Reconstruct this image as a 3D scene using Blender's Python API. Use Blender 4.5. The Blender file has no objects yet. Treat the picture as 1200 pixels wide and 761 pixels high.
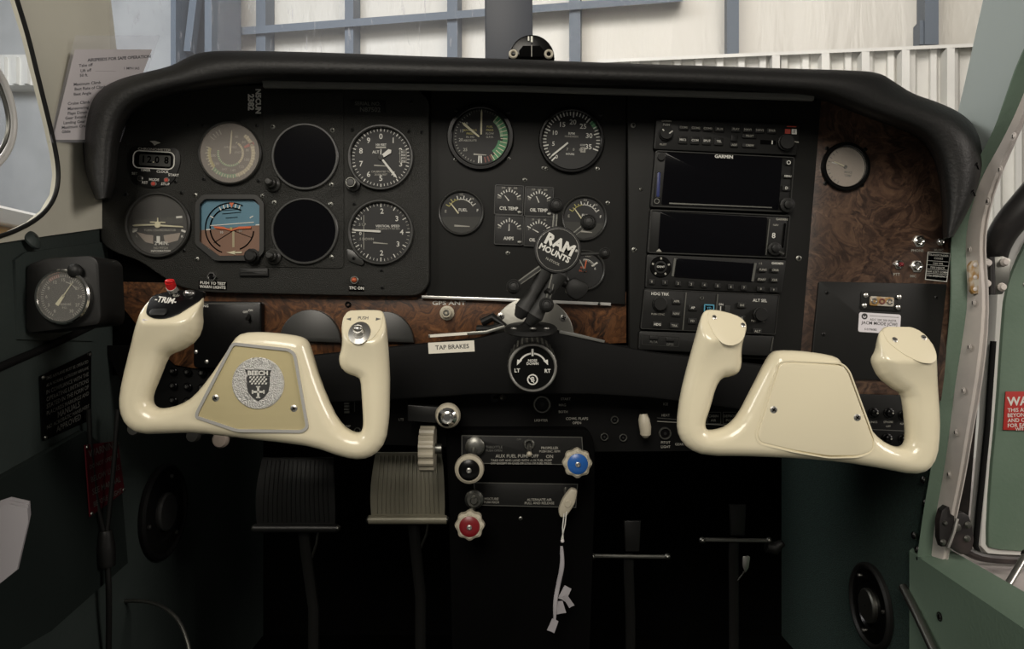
import bpy, math, random
import numpy as np
from mathutils import Vector, Matrix
random.seed(7)
R_ = math.radians
sc = bpy.context.scene
COL = sc.collection
F = 866.0; CZ = 1.75; CD = 0.866          # focal length in px, camera height, distance to the panel face

# ---------------- camera, world, lights, exposure ----------------
cam_d = bpy.data.cameras.new('camera'); cam = bpy.data.objects.new('camera', cam_d); COL.objects.link(cam)
cam.location = (0, -CD, CZ); cam.rotation_euler = (R_(90), 0, 0)
cam_d.sensor_width = 36; cam_d.lens = 36*F/1200; cam_d.clip_start = 0.02; cam_d.clip_end = 200
sc.camera = cam
w = bpy.data.worlds.new('world'); sc.world = w; w.use_nodes = True
w.node_tree.nodes['Background'].inputs[0].default_value = (1.0, 0.95, 0.87, 1)
w.node_tree.nodes['Background'].inputs[1].default_value = 0.07
def area(name, loc, tgt, size, power, col=(1, .93, .82), size_y=None):
    l = bpy.data.lights.new(name, 'AREA'); l.energy = power; l.color = col; l.size = size
    if size_y: l.shape = 'RECTANGLE'; l.size_y = size_y
    o = bpy.data.objects.new(name, l); COL.objects.link(o); o.location = loc
    o.rotation_euler = (Vector(tgt)-Vector(loc)).to_track_quat('-Z', 'Y').to_euler()
    return o
area('hangar_lamp_aft', (-0.6, -3.6, 3.9), (0, 0, 1.7), 1.6, 106)
area('hangar_lamp_left', (-3.2, -1.9, 3.3), (0, 0, 1.7), 1.0, 38, (1, .96, .88))
area('hangar_lamp_right', (3.0, -1.5, 3.1), (0.0, 0, 1.75), 1.0, 42, (1, .92, .84))
area('hangar_lamp_front', (0.6, 1.6, 6.4), (0.9, 8.0, 4.9), 6.0, 270, (1, .94, .87), 2.0)
area('fill_light_front_left', (-4.2, 2.4, 6.2), (-4.6, 9.0, 4.9), 4.0, 250, (.88, .93, 1), 2.0)  # unseen pale blue light added to brighten the hangar wall on the left
area('hangar_lamp_front_right', (4.2, 3.0, 7.2), (5.0, 7.5, 4.2), 2.5, 40, (1, .93, .88))
area('hangar_lamp_side', (-3.5, 0.6, 4.6), (-2.2, 1.6, 1.9), 1.2, 90, (1, .97, .93))
sc.view_settings.view_transform = 'Standard'; sc.view_settings.look = 'None'
sc.view_settings.exposure = 0.0; sc.view_settings.gamma = 1.0; sc.view_settings.use_curve_mapping = False

# ---------------- materials ----------------
M = {}
def mat(name, col, rough=.5, metal=0., bump=None, spec=.5, coat=0., emit=None):
    m = bpy.data.materials.new(name); m.use_nodes = True; n = m.node_tree.nodes; l = m.node_tree.links
    b = n['Principled BSDF']; b.inputs['Base Color'].default_value = (*col, 1)
    b.inputs['Roughness'].default_value = rough; b.inputs['Metallic'].default_value = metal
    b.inputs['Specular IOR Level'].default_value = spec; b.inputs['Coat Weight'].default_value = coat
    if emit: b.inputs['Emission Color'].default_value = (*col, 1); b.inputs['Emission Strength'].default_value = emit
    if bump:
        scale, strength, dist = bump
        tc = n.new('ShaderNodeTexCoord'); t = n.new('ShaderNodeTexNoise'); t.inputs['Scale'].default_value = scale; t.inputs['Detail'].default_value = 3
        bp = n.new('ShaderNodeBump'); bp.inputs['Strength'].default_value = strength; bp.inputs['Distance'].default_value = dist
        l.new(tc.outputs['Object'], t.inputs['Vector']); l.new(t.outputs['Fac'], bp.inputs['Height']); l.new(bp.outputs['Normal'], b.inputs['Normal'])
    M[name] = m; return m
def mottle(name, c1, c2, scale, rough=.6, detail=4, distort=0., stops=(.35, .65), bump=None, stretch=None, metal=0., spec=.5):
    m = mat(name, c1, rough, metal, bump, spec); n = m.node_tree.nodes; l = m.node_tree.links; b = n['Principled BSDF']
    tc = n.new('ShaderNodeTexCoord'); t = n.new('ShaderNodeTexNoise'); t.inputs['Scale'].default_value = scale
    t.inputs['Detail'].default_value = detail; t.inputs['Distortion'].default_value = distort
    src = tc.outputs['Object']
    if stretch:
        mp = n.new('ShaderNodeMapping'); mp.inputs['Scale'].default_value = stretch; l.new(src, mp.inputs['Vector']); src = mp.outputs['Vector']
    r = n.new('ShaderNodeValToRGB'); r.color_ramp.elements[0].position = stops[0]; r.color_ramp.elements[1].position = stops[1]
    r.color_ramp.elements[0].color = (*c1, 1); r.color_ramp.elements[1].color = (*c2, 1)
    l.new(src, t.inputs['Vector']); l.new(t.outputs['Fac'], r.inputs['Fac']); l.new(r.outputs['Color'], b.inputs['Base Color'])
    return m
mat('black', (.008, .008, .0075), .5, spec=.3)
mat('black_gloss', (.003, .003, .003), .25, spec=.22)
mat('black_soft', (.004, .004, .004), .7, spec=.15)
mat('deep_black', (.0012, .0012, .0012), .8, spec=.05)
mat('crinkle', (.017, .017, .0145), .5, bump=(1100, .75, .0014), spec=.35)
mat('panel_black', (.0070, .0070, .0062), .6, bump=(500, .1, .0005), spec=.25)
mat('radio_black', (.0075, .0075, .007), .5, spec=.35)
mat('bezel', (.022, .022, .020), .38)
mat('dial', (.010, .010, .010), .6)
mat('dial_grey', (.030, .030, .026), .6)
mat('dial_pale', (.30, .25, .21), .5)
mat('screen', (.0035, .0035, .0045), .12, spec=.12)
mat('grey_strip', (.12, .12, .11), .5)
mat('vinyl', (.0075, .0073, .007), .52, bump=(260, .25, .002), spec=.32)
mat('white', (.66, .65, .60), .5)
mat('dim_white', (.33, .32, .28), .5)
mat('faint', (.10, .10, .09), .5)
mat('cream_mark', (.62, .58, .40), .5)
mat('yellow_mark', (.38, .34, .10), .5)
mat('green_mark', (.05, .22, .09), .5)
mat('green_pale', (.18, .36, .20), .5)
mat('red_mark', (.42, .05, .03), .5)
mat('brown_red', (.16, .045, .035), .5)
mat('orange_mark', (.62, .13, .04), .5)
mat('sky_blue', (.085, .20, .27), .5)
mat('ground_brown', (.20, .105, .065), .5)
mat('blue_glow', (.10, .35, .50), .4)
mat('blue_slot', (.02, .03, .12), .4)
mat('ivory', (.76, .69, .505), .22, spec=.55, coat=.25)
mat('ivory_plate', (.74, .67, .49), .3)
mat('trim_insert', (.53, .455, .25), .45)
mat('chrome', (.80, .79, .76), .16, 1.)
mat('steel', (.50, .49, .46), .35, 1.)
mat('dull_steel', (.22, .22, .20), .4, 1.)
mat('hammered', (.72, .71, .68), .32, 1., bump=(900, .9, .002))
mat('collar_metal', (.24, .235, .21), .42, .9, bump=(60, .2, .002))
mat('bright_trim', (.62, .61, .58), .22, .45)
mat('cream_knob', (.44, .40, .31), .4, bump=(400, .2, .001))
mat('blue_knob', (.015, .10, .36), .3)
mat('red_knob', (.17, .006, .010), .35)
mat('red_button', (.55, .01, .012), .4)
mat('rubber', (.018, .018, .017), .6)
mat('clear_button', (.5, .5, .46), .15, .4)
mat('paper', (.62, .58, .58), .7)
mat('white_paper', (.70, .67, .70), .7)
mat('label_paper', (.80, .76, .66), .6)
mat('ink', (.03, .03, .03), .6)
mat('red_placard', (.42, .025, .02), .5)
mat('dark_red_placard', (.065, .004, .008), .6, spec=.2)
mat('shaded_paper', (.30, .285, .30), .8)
mat('pillar_blue', (.36, .41, .40), .5)
mat('post_grey', (.045, .052, .068), .5, bump=(300, .1, .001))
mat('frame_green', (.125, .18, .135), .55, bump=(220, .2, .002))
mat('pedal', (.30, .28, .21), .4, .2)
mat('pedal_dark', (.010, .010, .0095), .4, .2)  # pedal metal with the footwell's shade put into its colour
mat('girt_blue', (.085, .11, .14), .55)
mat('wing_white', (.74, .73, .70), .35)
mat('gold', (.50, .30, .08), .45)
mat('pocket_green', (.010, .015, .0135), .8, spec=.2)
mat('amber_glass', (.45, .10, .04), .3)
mat('trim_gold', (.36, .31, .20), .4, .3)
mottle('carpet_green', (.008, .022, .017), (.016, .040, .032), 260, .95, bump=(500, 1., .004))
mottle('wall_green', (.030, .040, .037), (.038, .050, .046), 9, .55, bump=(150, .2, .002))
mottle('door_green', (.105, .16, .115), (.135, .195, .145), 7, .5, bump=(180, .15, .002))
mottle('cream_pillar', (.62, .60, .50), (.70, .68, .57), 6, .55, bump=(120, .08, .002))
mottle('strip_metal', (.50, .46, .44), (.68, .62, .57), 12, .5, metal=.05, bump=(80, .15, .001))
mottle('corroded', (.30, .17, .05), (.45, .42, .36), 90, .6, stops=(.42, .6))
mottle('strut_black', (.012, .010, .010), (.06, .045, .042), 26, .45, stops=(.5, .8))
mottle('insulation', (.60, .575, .51), (.64, .615, .55), .6, .36, bump=None, detail=2)
mottle('corrugated', (.62, .61, .57), (.70, .69, .64), 2.0, .5)
mottle('hangar_grey', (.36, .37, .37), (.42, .43, .43), 3, .6)
mottle('wing_skin', (.50, .45, .44), (.66, .60, .59), 9, .35, stops=(.4, .7))
# insulation wrinkles
def wrinkle(name, scale, stretch, strength, dist):
    m = M[name]; n = m.node_tree.nodes; l = m.node_tree.links; b = n['Principled BSDF']
    tc = n.new('ShaderNodeTexCoord'); mp = n.new('ShaderNodeMapping'); mp.inputs['Scale'].default_value = stretch
    t = n.new('ShaderNodeTexNoise'); t.inputs['Scale'].default_value = scale; t.inputs['Detail'].default_value = 4; t.inputs['Distortion'].default_value = .6
    bp = n.new('ShaderNodeBump'); bp.inputs['Strength'].default_value = strength; bp.inputs['Distance'].default_value = dist
    l.new(tc.outputs['Object'], mp.inputs['Vector']); l.new(mp.outputs['Vector'], t.inputs['Vector']); l.new(t.outputs['Fac'], bp.inputs['Height']); l.new(bp.outputs['Normal'], b.inputs['Normal'])
wrinkle('insulation', 1.6, (2.0, 1, .5), .35, .10)
# fine horizontal ribs on the yoke insert
def ribs(name, scale, strength, dist, axis='Y'):
    m = M[name]; n = m.node_tree.nodes; l = m.node_tree.links; b = n['Principled BSDF']
    tc = n.new('ShaderNodeTexCoord'); t = n.new('ShaderNodeTexWave'); t.bands_direction = axis; t.inputs['Scale'].default_value = scale
    bp = n.new('ShaderNodeBump'); bp.inputs['Strength'].default_value = strength; bp.inputs['Distance'].default_value = dist
    l.new(tc.outputs['Object'], t.inputs['Vector']); l.new(t.outputs['Fac'], bp.inputs['Height']); l.new(bp.outputs['Normal'], b.inputs['Normal'])
ribs('trim_insert', 420, .6, .0005)
# walnut burl
def burl(name, cols):
    m = mat(name, cols[0], .32, coat=.3); n = m.node_tree.nodes; l = m.node_tree.links; b = n['Principled BSDF']
    tc = n.new('ShaderNodeTexCoord'); t1 = n.new('ShaderNodeTexNoise'); t1.inputs['Scale'].default_value = 16; t1.inputs['Detail'].default_value = 5
    t1.inputs['Distortion'].default_value = 1.2
    mx = n.new('ShaderNodeMix'); mx.data_type = 'VECTOR'; mx.inputs['Factor'].default_value = .12
    t2 = n.new('ShaderNodeTexNoise'); t2.inputs['Scale'].default_value = 24; t2.inputs['Detail'].default_value = 8; t2.inputs['Distortion'].default_value = 2.6; t2.inputs['Roughness'].default_value = .6
    r = n.new('ShaderNodeValToRGB'); e = r.color_ramp.elements; e[0].position = .30; e[0].color = (*cols[0], 1); e[1].position = .78; e[1].color = (*cols[3], 1)
    x = e.new(.45); x.color = (*cols[1], 1); x = e.new(.58); x.color = (*cols[2], 1)
    l.new(tc.outputs['Object'], t1.inputs['Vector']); l.new(tc.outputs['Object'], mx.inputs[4]); l.new(t1.outputs['Color'], mx.inputs[5])
    l.new(mx.outputs[1], t2.inputs['Vector']); l.new(t2.outputs['Fac'], r.inputs['Fac']); l.new(r.outputs['Color'], b.inputs['Base Color'])
burl('burl', [(.012, .0075, .006), (.050, .029, .021), (.10, .058, .038), (.19, .115, .07)])
burl('burl_warm', [(.010, .005, .003), (.060, .025, .011), (.14, .058, .022), (.24, .11, .045)])
def glass(name, gl=.10, haze=0., haze_col=(.6, .58, .55), rough=.03, tint=(1, 1, 1), scratch=None):
    m = bpy.data.materials.new(name); m.use_nodes = True; n = m.node_tree.nodes; l = m.node_tree.links; n.clear()
    out = n.new('ShaderNodeOutputMaterial'); tr = n.new('ShaderNodeBsdfTransparent'); tr.inputs[0].default_value = (*tint, 1)
    g = n.new('ShaderNodeBsdfGlossy'); g.inputs['Roughness'].default_value = rough
    fr = n.new('ShaderNodeLayerWeight'); fr.inputs['Blend'].default_value = gl
    mx = n.new('ShaderNodeMixShader'); l.new(fr.outputs['Fresnel'], mx.inputs[0]); l.new(tr.outputs[0], mx.inputs[1]); l.new(g.outputs[0], mx.inputs[2])
    last = mx
    if haze:
        d = n.new('ShaderNodeBsdfDiffuse'); d.inputs[0].default_value = (*haze_col, 1); m2 = n.new('ShaderNodeMixShader'); m2.inputs[0].default_value = haze
        l.new(mx.outputs[0], m2.inputs[1]); l.new(d.outputs[0], m2.inputs[2]); last = m2
        if scratch:
            tc = n.new('ShaderNodeTexCoord'); mp = n.new('ShaderNodeMapping'); mp.inputs['Rotation'].default_value = (0, R_(35), 0); mp.inputs['Scale'].default_value = (60, 10, 9)
            t = n.new('ShaderNodeTexNoise'); t.inputs['Scale'].default_value = 3; t.inputs['Detail'].default_value = 2
            r = n.new('ShaderNodeValToRGB'); r.color_ramp.elements[0].position = .66; r.color_ramp.elements[1].position = .74
            r.color_ramp.elements[0].color = (haze, haze, haze, 1); r.color_ramp.elements[1].color = (.35, .35, .35, 1)
            l.new(tc.outputs['Object'], mp.inputs[0]); l.new(mp.outputs[0], t.inputs[0]); l.new(t.outputs['Fac'], r.inputs[0]); l.new(r.outputs[0], m2.inputs[0])
    l.new(last.outputs[0], out.inputs[0]); M[name] = m
glass('glass', .12)
glass('glass_sheen', .15, .16, (.62, .60, .55))  # diffuse layer paints a milky reflection into the gauge glass
glass('glass_sheen_faint', .15, .07, (.62, .60, .55))  # weak painted reflection sheen for the turn coordinator
glass('glass_sheen_strong', .15, .30, (.62, .56, .50))  # strong diffuse layer paints the glare on the airspeed glass
glass('windshield', .08, .03, (.7, .7, .75))
glass('windshield_scratched', .08, .08, (.7, .72, .80), scratch=True)
glass('sleeve', .06, .10, (.75, .75, .85), rough=.25)

# ---------------- mesh builder ----------------
_tc = {}
def text_mesh(s, bold):
    key = (s, bold)
    if key not in _tc:
        c = bpy.data.curves.new('t', 'FONT'); c.body = s; c.size = 1; c.align_x = 'CENTER'; c.align_y = 'CENTER'; c.resolution_u = 2; c.offset = bold
        o = bpy.data.objects.new('t', c); me = o.to_mesh()
        v = [(p.co.x, p.co.y) for p in me.vertices]; f = [tuple(p.vertices) for p in me.polygons]
        o.to_mesh_clear(); bpy.data.objects.remove(o); bpy.data.curves.remove(c)
        _tc[key] = (v, f)
    return _tc[key]
def kY(Y): return (Y+CD)/CD*0.001
def W(px, py, Y): d = Y+CD; return Vector(((px-600)/F*d, Y, CZ-(py-380.5)/F*d))
def WX(px, py, X): d = X*F/(px-600); return Vector((X, d-CD, CZ-(py-380.5)/F*d))
def chaikin(p, n=2, closed=True):
    for _ in range(n):
        q = []; L = len(p)
        rng = range(L) if closed else range(L-1)
        if not closed: q.append(p[0])
        for i in rng:
            a, b = p[i], p[(i+1) % L]
            q.append(tuple(a[k]*.75+b[k]*.25 for k in range(len(a)))); q.append(tuple(a[k]*.25+b[k]*.75 for k in range(len(a))))
        if not closed: q.append(p[-1])
        p = q
    return p
def area2(p): return sum(p[i][0]*p[(i+1) % len(p)][1]-p[(i+1) % len(p)][0]*p[i][1] for i in range(len(p)))
def inset(p, d):
    L = len(p); out = []
    s = 1 if area2(p) > 0 else -1
    for i in range(L):
        a, b, c = p[i-1], p[i], p[(i+1) % L]
        e1 = Vector((b[0]-a[0], b[1]-a[1])); e2 = Vector((c[0]-b[0], c[1]-b[1]))
        if e1.length < 1e-9 or e2.length < 1e-9: out.append(b); continue
        e1.normalize(); e2.normalize()
        n1 = Vector((-e1.y, e1.x))*s; n2 = Vector((-e2.y, e2.x))*s; n = n1+n2
        if n.length < .2: n = n1.copy()
        n.normalize(); k = d/max(.4, n.dot(n1)); out.append((b[0]+n.x*k, b[1]+n.y*k))
    return out
def rrect(x0, x1, y0, y1, r, n=5):
    r = min(r, abs(x1-x0)/2-1e-4, abs(y1-y0)/2-1e-4); o = []
    for cx, cy, a0 in ((x1-r, y1-r, 0), (x0+r, y1-r, 90), (x0+r, y0+r, 180), (x1-r, y0+r, 270)):
        for i in range(n+1): a = R_(a0+90*i/n); o.append((cx+r*math.cos(a), cy+r*math.sin(a)))
    return o
def circ(cx, cy, r, n=32, ry=None): return [(cx+r*math.cos(2*math.pi*i/n), cy+(ry or r)*math.sin(2*math.pi*i/n)) for i in range(n)]
class MB:
    def __init__(s): s.v = []; s.f = []; s.m = []
    def add(s, vs, fs, m):
        o = len(s.v); s.v += [tuple(p) for p in vs]; s.f += [tuple(i+o for i in f) for f in fs]; s.m += [m]*len(fs); return s
    def box(s, x0, x1, y0, y1, z0, z1, m='black'):
        return s.prism([(x0, y0), (x1, y0), (x1, y1), (x0, y1)], z0, z1, m)
    def prism(s, p, z0, z1, m='black', bevel=0, back=True):
        if area2(p) < 0: p = p[::-1]
        L = len(p); rings = [(p, z0)]
        if bevel: rings += [(p, z1-bevel), (inset(p, bevel*.3), z1-bevel*.3), (inset(p, bevel), z1)]
        else: rings += [(p, z1)]
        vs = []; fs = []
        for q, z in rings: vs += [(a, b, z) for a, b in q]
        for r in range(len(rings)-1):
            for i in range(L): j = (i+1) % L; fs.append((r*L+i, r*L+j, (r+1)*L+j, (r+1)*L+i))
        fs.append(tuple((len(rings)-1)*L+i for i in range(L)))
        if back: fs.append(tuple(range(L-1, -1, -1)))
        return s.add(vs, fs, m)
    def frame(s, p, w_, z0, z1, m='black'):      # a raised outline of width w_
        if area2(p) < 0: p = p[::-1]
        q = inset(p, w_); L = len(p); vs = [(a, b, z0) for a, b in p]+[(a, b, z1) for a, b in p]+[(a, b, z1) for a, b in q]+[(a, b, z0) for a, b in q]; fs = []
        for r in range(3):
            for i in range(L): j = (i+1) % L; fs.append((r*L+i, r*L+j, (r+1)*L+j, (r+1)*L+i))
        return s.add(vs, fs, m)
    def lathe(s, cx, cy, prof, m='black', n=36, lobes=0, amp=0, cap=True):
        vs = []; fs = []
        for r, z in prof:
            for i in range(n):
                a = 2*math.pi*i/n; rr = r*(1+(amp*math.cos(lobes*a) if lobes else 0)); vs.append((cx+rr*math.cos(a), cy+rr*math.sin(a), z))
        K = len(prof)
        for k in range(K-1):
            for i in range(n): j = (i+1) % n; fs.append((k*n+i, k*n+j, (k+1)*n+j, (k+1)*n+i))
        if cap and prof[-1][0] > .01: fs.append(tuple((K-1)*n+i for i in range(n)))
        return s.add(vs, fs, m)
    def cyl(s, cx, cy, r, z0, z1, m='black', n=28, bev=0):
        pr = [(r, z0), (r, z1-bev), (r-bev, z1)] if bev else [(r, z0), (r, z1)]
        return s.lathe(cx, cy, pr, m, n)
    def ring(s, cx, cy, r0, r1, z0, z1, m='black', n=44):   # r0 < r1
        vs = []; fs = []; b = min(.35*(r1-r0), .5*abs(z1-z0))
        prof = [(r1, z0), (r1, z1-b), (r1-b, z1), (r0+b, z1), (r0, z1-b), (r0, z0)]
        for r, z in prof:
            for i in range(n): a = 2*math.pi*i/n; vs.append((cx+r*math.cos(a), cy+r*math.sin(a), z))
        for k in range(len(prof)-1):
            for i in range(n): j = (i+1) % n; fs.append((k*n+i, k*n+j, (k+1)*n+j, (k+1)*n+i))
        return s.add(vs, fs, m)
    def ball(s, c, r, m='black', n=20, sq=(1, 1, 1)):
        vs = []; fs = []; k = n//2
        for a in range(k+1):
            t = math.pi*a/k
            for i in range(n): p = 2*math.pi*i/n; vs.append((c[0]+r*sq[0]*math.sin(t)*math.cos(p), c[1]+r*sq[1]*math.sin(t)*math.sin(p), c[2]+r*sq[2]*math.cos(t)))
        for a in range(k):
            for i in range(n): j = (i+1) % n; fs.append((a*n+i, (a+1)*n+i, (a+1)*n+j, a*n+j))
        return s.add(vs, fs, m)
    def tube(s, pts, r, m='black', n=14, flat=1.):
        P = [Vector(p) for p in pts]; K = len(P); rr = r if isinstance(r, (list, tuple)) else [r]*K
        up = None; vs = []; fs = []
        for i in range(K):
            t = (P[min(i+1, K-1)]-P[max(i-1, 0)]).normalized()
            if up is None: up = Vector((0, 0, 1)) if abs(t.z) < .9 else Vector((0, 1, 0))
            x = t.cross(up).normalized(); up = x.cross(t).normalized()
            for j in range(n): a = 2*math.pi*j/n; vs.append(P[i]+x*(rr[i]*math.cos(a))+up*(rr[i]*flat*math.sin(a)))
        for i in range(K-1):
            for j in range(n): q = (j+1) % n; fs.append((i*n+j, i*n+q, (i+1)*n+q, (i+1)*n+j))
        fs.append(tuple(range(n-1, -1, -1))); fs.append(tuple((K-1)*n+j for j in range(n)))
        return s.add(vs, fs, m)
    def bar(s, p0, p1, w0, w1, z0, z1, m='white'):
        a = Vector(p0); b = Vector(p1); d = (b-a).normalized(); n = Vector((-d.y, d.x))
        return s.prism([tuple(a+n*w0/2), tuple(b+n*w1/2), tuple(b-n*w1/2), tuple(a-n*w0/2)], z0, z1, m)
    def text(s, t, x, y, size, z, m='white', rot=0, bold=.012, sx=1.):
        v, f = text_mesh(t, bold); c, q = math.cos(rot), math.sin(rot)
        return s.add([(x+(a*c*sx-b*q)*size, y+(a*q*sx+b*c)*size, z) for a, b in v], f, m)
    # dial helpers: angles clockwise from twelve o'clock
    def tick(s, a, r0, r1, w_, z, m='white', cx=0, cy=0):
        a = R_(a); d = (math.sin(a), math.cos(a)); return s.bar((cx+d[0]*r0, cy+d[1]*r0), (cx+d[0]*r1, cy+d[1]*r1), w_, w_, z-.1, z, m)
    def arc(s, a0, a1, r0, r1, z, m='white', cx=0, cy=0):
        n = max(2, int(abs(a1-a0)/6)); o = []; i_ = []
        for i in range(n+1): a = R_(a0+(a1-a0)*i/n); o.append((cx+math.sin(a)*r1, cy+math.cos(a)*r1)); i_.append((cx+math.sin(a)*r0, cy+math.cos(a)*r0))
        L = n+1; vs = [(x, y, z) for x, y in o]+[(x, y, z) for x, y in i_]
        return s.add(vs, [(i, L+i, L+i+1, i+1) if a1 > a0 else (i, i+1, L+i+1, L+i) for i in range(n)], m)
    def num(s, t, a, r, size, z, m='white', cx=0, cy=0):
        a = R_(a); return s.text(t, cx+math.sin(a)*r, cy+math.cos(a)*r, size, z, m)
    def build(s, name, parent=None, k=None, zf=None, sharp=32, label=None, kind=None, world=False):
        me = bpy.data.meshes.new(name)
        if k is None: k = parent.k if isinstance(parent, T) else 1.
        vs = s.v
        if zf: vs = [(x, y, z+zf(x, y)) for x, y, z in vs]
        me.from_pydata([(x*k, y*k, z*k) for x, y, z in vs], [], s.f)
        names = []
        for m in s.m:
            if m not in names: names.append(m)
        for m in names: me.materials.append(M[m])
        me.polygons.foreach_set('material_index', [names.index(m) for m in s.m])
        me.polygons.foreach_set('use_smooth', [True]*len(s.f)); me.update(); me.set_sharp_from_angle(angle=R_(sharp))
        o = bpy.data.objects.new(name, me); COL.objects.link(o)
        if parent is not None: o.parent = parent.o if isinstance(parent, T) else parent
        if label: o['label'] = label
        if kind: o['kind'] = kind
        return o
def sub(t, parent):                         # hang a built-up piece under its thing as a part
    bpy.context.view_layer.update()
    t.o.parent = parent.o; t.o.matrix_parent_inverse = parent.o.matrix_world.inverted()
    for key in ('label', 'category', 'group'):
        if key in t.o: del t.o[key]
class T:                                     # a thing: an Empty at its base, local x right, y up, z towards the pilot
    def __init__(s, name, label, cat, px=0, py=0, Y=0, rot=0, group=None, loc=None, eul=None):
        s.px, s.py, s.rot = px, py, R_(rot); s.k = kY(Y) if loc is None else 1.
        s.o = bpy.data.objects.new(name, None); COL.objects.link(s.o); s.o.empty_display_size = .02
        s.o.location = W(px, py, Y) if loc is None else loc
        s.o.rotation_euler = ((math.pi/2, -s.rot, 0) if loc is None else (eul or (0, 0, 0)))
        s.o['label'] = label; s.o['category'] = cat
        if group: s.o['group'] = group
    def a(s, px, py):
        dx, dy = px-s.px, s.py-py; c, q = math.cos(-s.rot), math.sin(-s.rot); return (dx*c-dy*q, dx*q+dy*c)
    def P(s, pts): return [s.a(*p) for p in pts]
def one(o, label, cat, group=None):
    o['label'] = label; o['category'] = cat
    if group: o['group'] = group
    return o
def screw(t, px, py, z, r=2.6, m='dull_steel', parent=None, cross=True, ang=.6):
    x, y = t.a(px, py); b = MB(); b.lathe(x, y, [(r, z), (r, z+.5), (r*.6, z+1.1), (.01, z+1.2)], m, 14)
    if cross:
        for q in (ang, ang+math.pi/2):
            d = (math.cos(q)*r*.6, math.sin(q)*r*.6); b.bar((x-d[0], y-d[1]), (x+d[0], y+d[1]), r*.3, r*.3, z+1.1, z+1.35, 'deep_black')
    return b.build('screw', parent or t, k=t.k)
def wpoly(pts, thick, name, m, kind=None, parent=None, flip=False):   # planar world polygon given thickness vector
    L = len(pts); b = MB(); v = [tuple(p) for p in pts]+[tuple(p+thick) for p in pts]
    fs = [tuple(range(L)), tuple(range(2*L-1, L-1, -1))]+[(i, i+L, (i+1) % L+L, (i+1) % L) for i in range(L)]
    b.add(v, fs, m); return b.build(name, parent, k=1., kind=kind)
# signed distance + surface nets, for the moulded yokes
def poly_sdf(P, X, Y):
    P = np.array(P); Q = np.roll(P, -1, 0); d = np.full(X.shape, 1e9); ins = np.zeros(X.shape, bool)
    for (ax, ay), (bx, by) in zip(P, Q):
        ex, ey = bx-ax, by-ay; t = np.clip(((X-ax)*ex+(Y-ay)*ey)/(ex*ex+ey*ey+1e-9), 0, 1)
        d = np.minimum(d, (X-ax-t*ex)**2+(Y-ay-t*ey)**2)
        c = ((ay > Y) != (by > Y)) & (X < (bx-ax)*(Y-ay)/(by-ay+1e-12)+ax); ins ^= c
    d = np.sqrt(d); return np.where(ins, -d, d)
def nets(Fv, org, h):
    S = Fv < 0; nx, ny, nz = Fv.shape; acc = np.zeros((nx-1, ny-1, nz-1, 3)); cnt = np.zeros((nx-1, ny-1, nz-1))
    def sl(a, i, j, k): return a[i:nx-1+i, j:ny-1+j, k:nz-1+k]
    C = [(i, j, k) for i in (0, 1) for j in (0, 1) for k in (0, 1)]
    for c in C:
        for ax in range(3):
            if c[ax] == 0:
                e = list(c); e[ax] = 1; fa = sl(Fv, *c); fb = sl(Fv, *e); cr = (fa < 0) != (fb < 0)
                t = np.where(cr, fa/(fa-fb+1e-12), 0)
                for q in range(3): acc[..., q] += cr*(c[q]+(t if q == ax else 0))
                cnt += cr
    idx = np.full(cnt.shape, -1); msk = cnt > 0; idx[msk] = np.arange(msk.sum())
    base = np.argwhere(msk); V = (base+acc[msk]/cnt[msk][:, None])*h+np.array(org); fs = []
    for ax in range(3):
        b, c = [(1, 2), (2, 0), (0, 1)][ax]
        A = np.take(S, range(0, S.shape[ax]-1), ax); B = np.take(S, range(1, S.shape[ax]), ax)
        for sgn in (0, 1):
            E = np.argwhere((A & ~B) if sgn == 0 else (~A & B))
            E = E[(E[:, b] > 0) & (E[:, c] > 0) & (E[:, b] < S.shape[b]-1) & (E[:, c] < S.shape[c]-1)]
            def off(db, dc): G = E.copy(); G[:, b] -= db; G[:, c] -= dc; return idx[G[:, 0], G[:, 1], G[:, 2]]
            q = np.stack([off(1, 1), off(0, 1), off(0, 0), off(1, 0)], 1)
            if sgn: q = q[:, ::-1]
            fs.append(q)
    return V, np.concatenate(fs)
# ======================= THE SETTING =======================
def dwall(px, off=0.): return (8.2756+off)/(1+.166*(px-600)/F)
def PW(px, py, off=0.): return W(px, py, dwall(px, off)-CD)
def wallz(px, z, off=0.): p = PW(px, 0, off); return Vector((p.x, p.y, z))
UPN = Vector((.164, .986, 0))
# hangar floor, insulated wall, grey wall on the far left, corrugated lower wall on the right
b = MB(); b.box(-14, 14, -5, 14, -.1, 0, 'hangar_grey'); b.build('floor_hangar', k=1., kind='structure')
wpoly([wallz(60, 0, .05), wallz(1500, 0, .05), wallz(1500, 8.5, .05), wallz(60, 8.5, .05)], UPN*.1, 'wall_front', 'insulation', 'structure')
wpoly([wallz(-500, 0, -.3), wallz(204, 0, -.3), wallz(204, 8.5, -.3), wallz(-500, 8.5, -.3)], UPN*.1, 'wall_left', 'hangar_grey', 'structure')
b = MB()
def wbox(b, px0, px1, py0, py1, off0, off1, m, full=False):
    a = [PW(px0, py1, off0), PW(px1, py1, off0), PW(px1, py0, off0), PW(px0, py0, off0)]
    if full: a = [Vector((p.x, p.y, z)) for p, z in zip(a, (0, 0, 8.5, 8.5))]
    v = a+[p+UPN*(off1-off0) for p in a]
    b.add(v, [(0, 1, 2, 3), (7, 6, 5, 4), (0, 4, 5, 1), (1, 5, 6, 2), (2, 6, 7, 3), (3, 7, 4, 0)], m)
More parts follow.
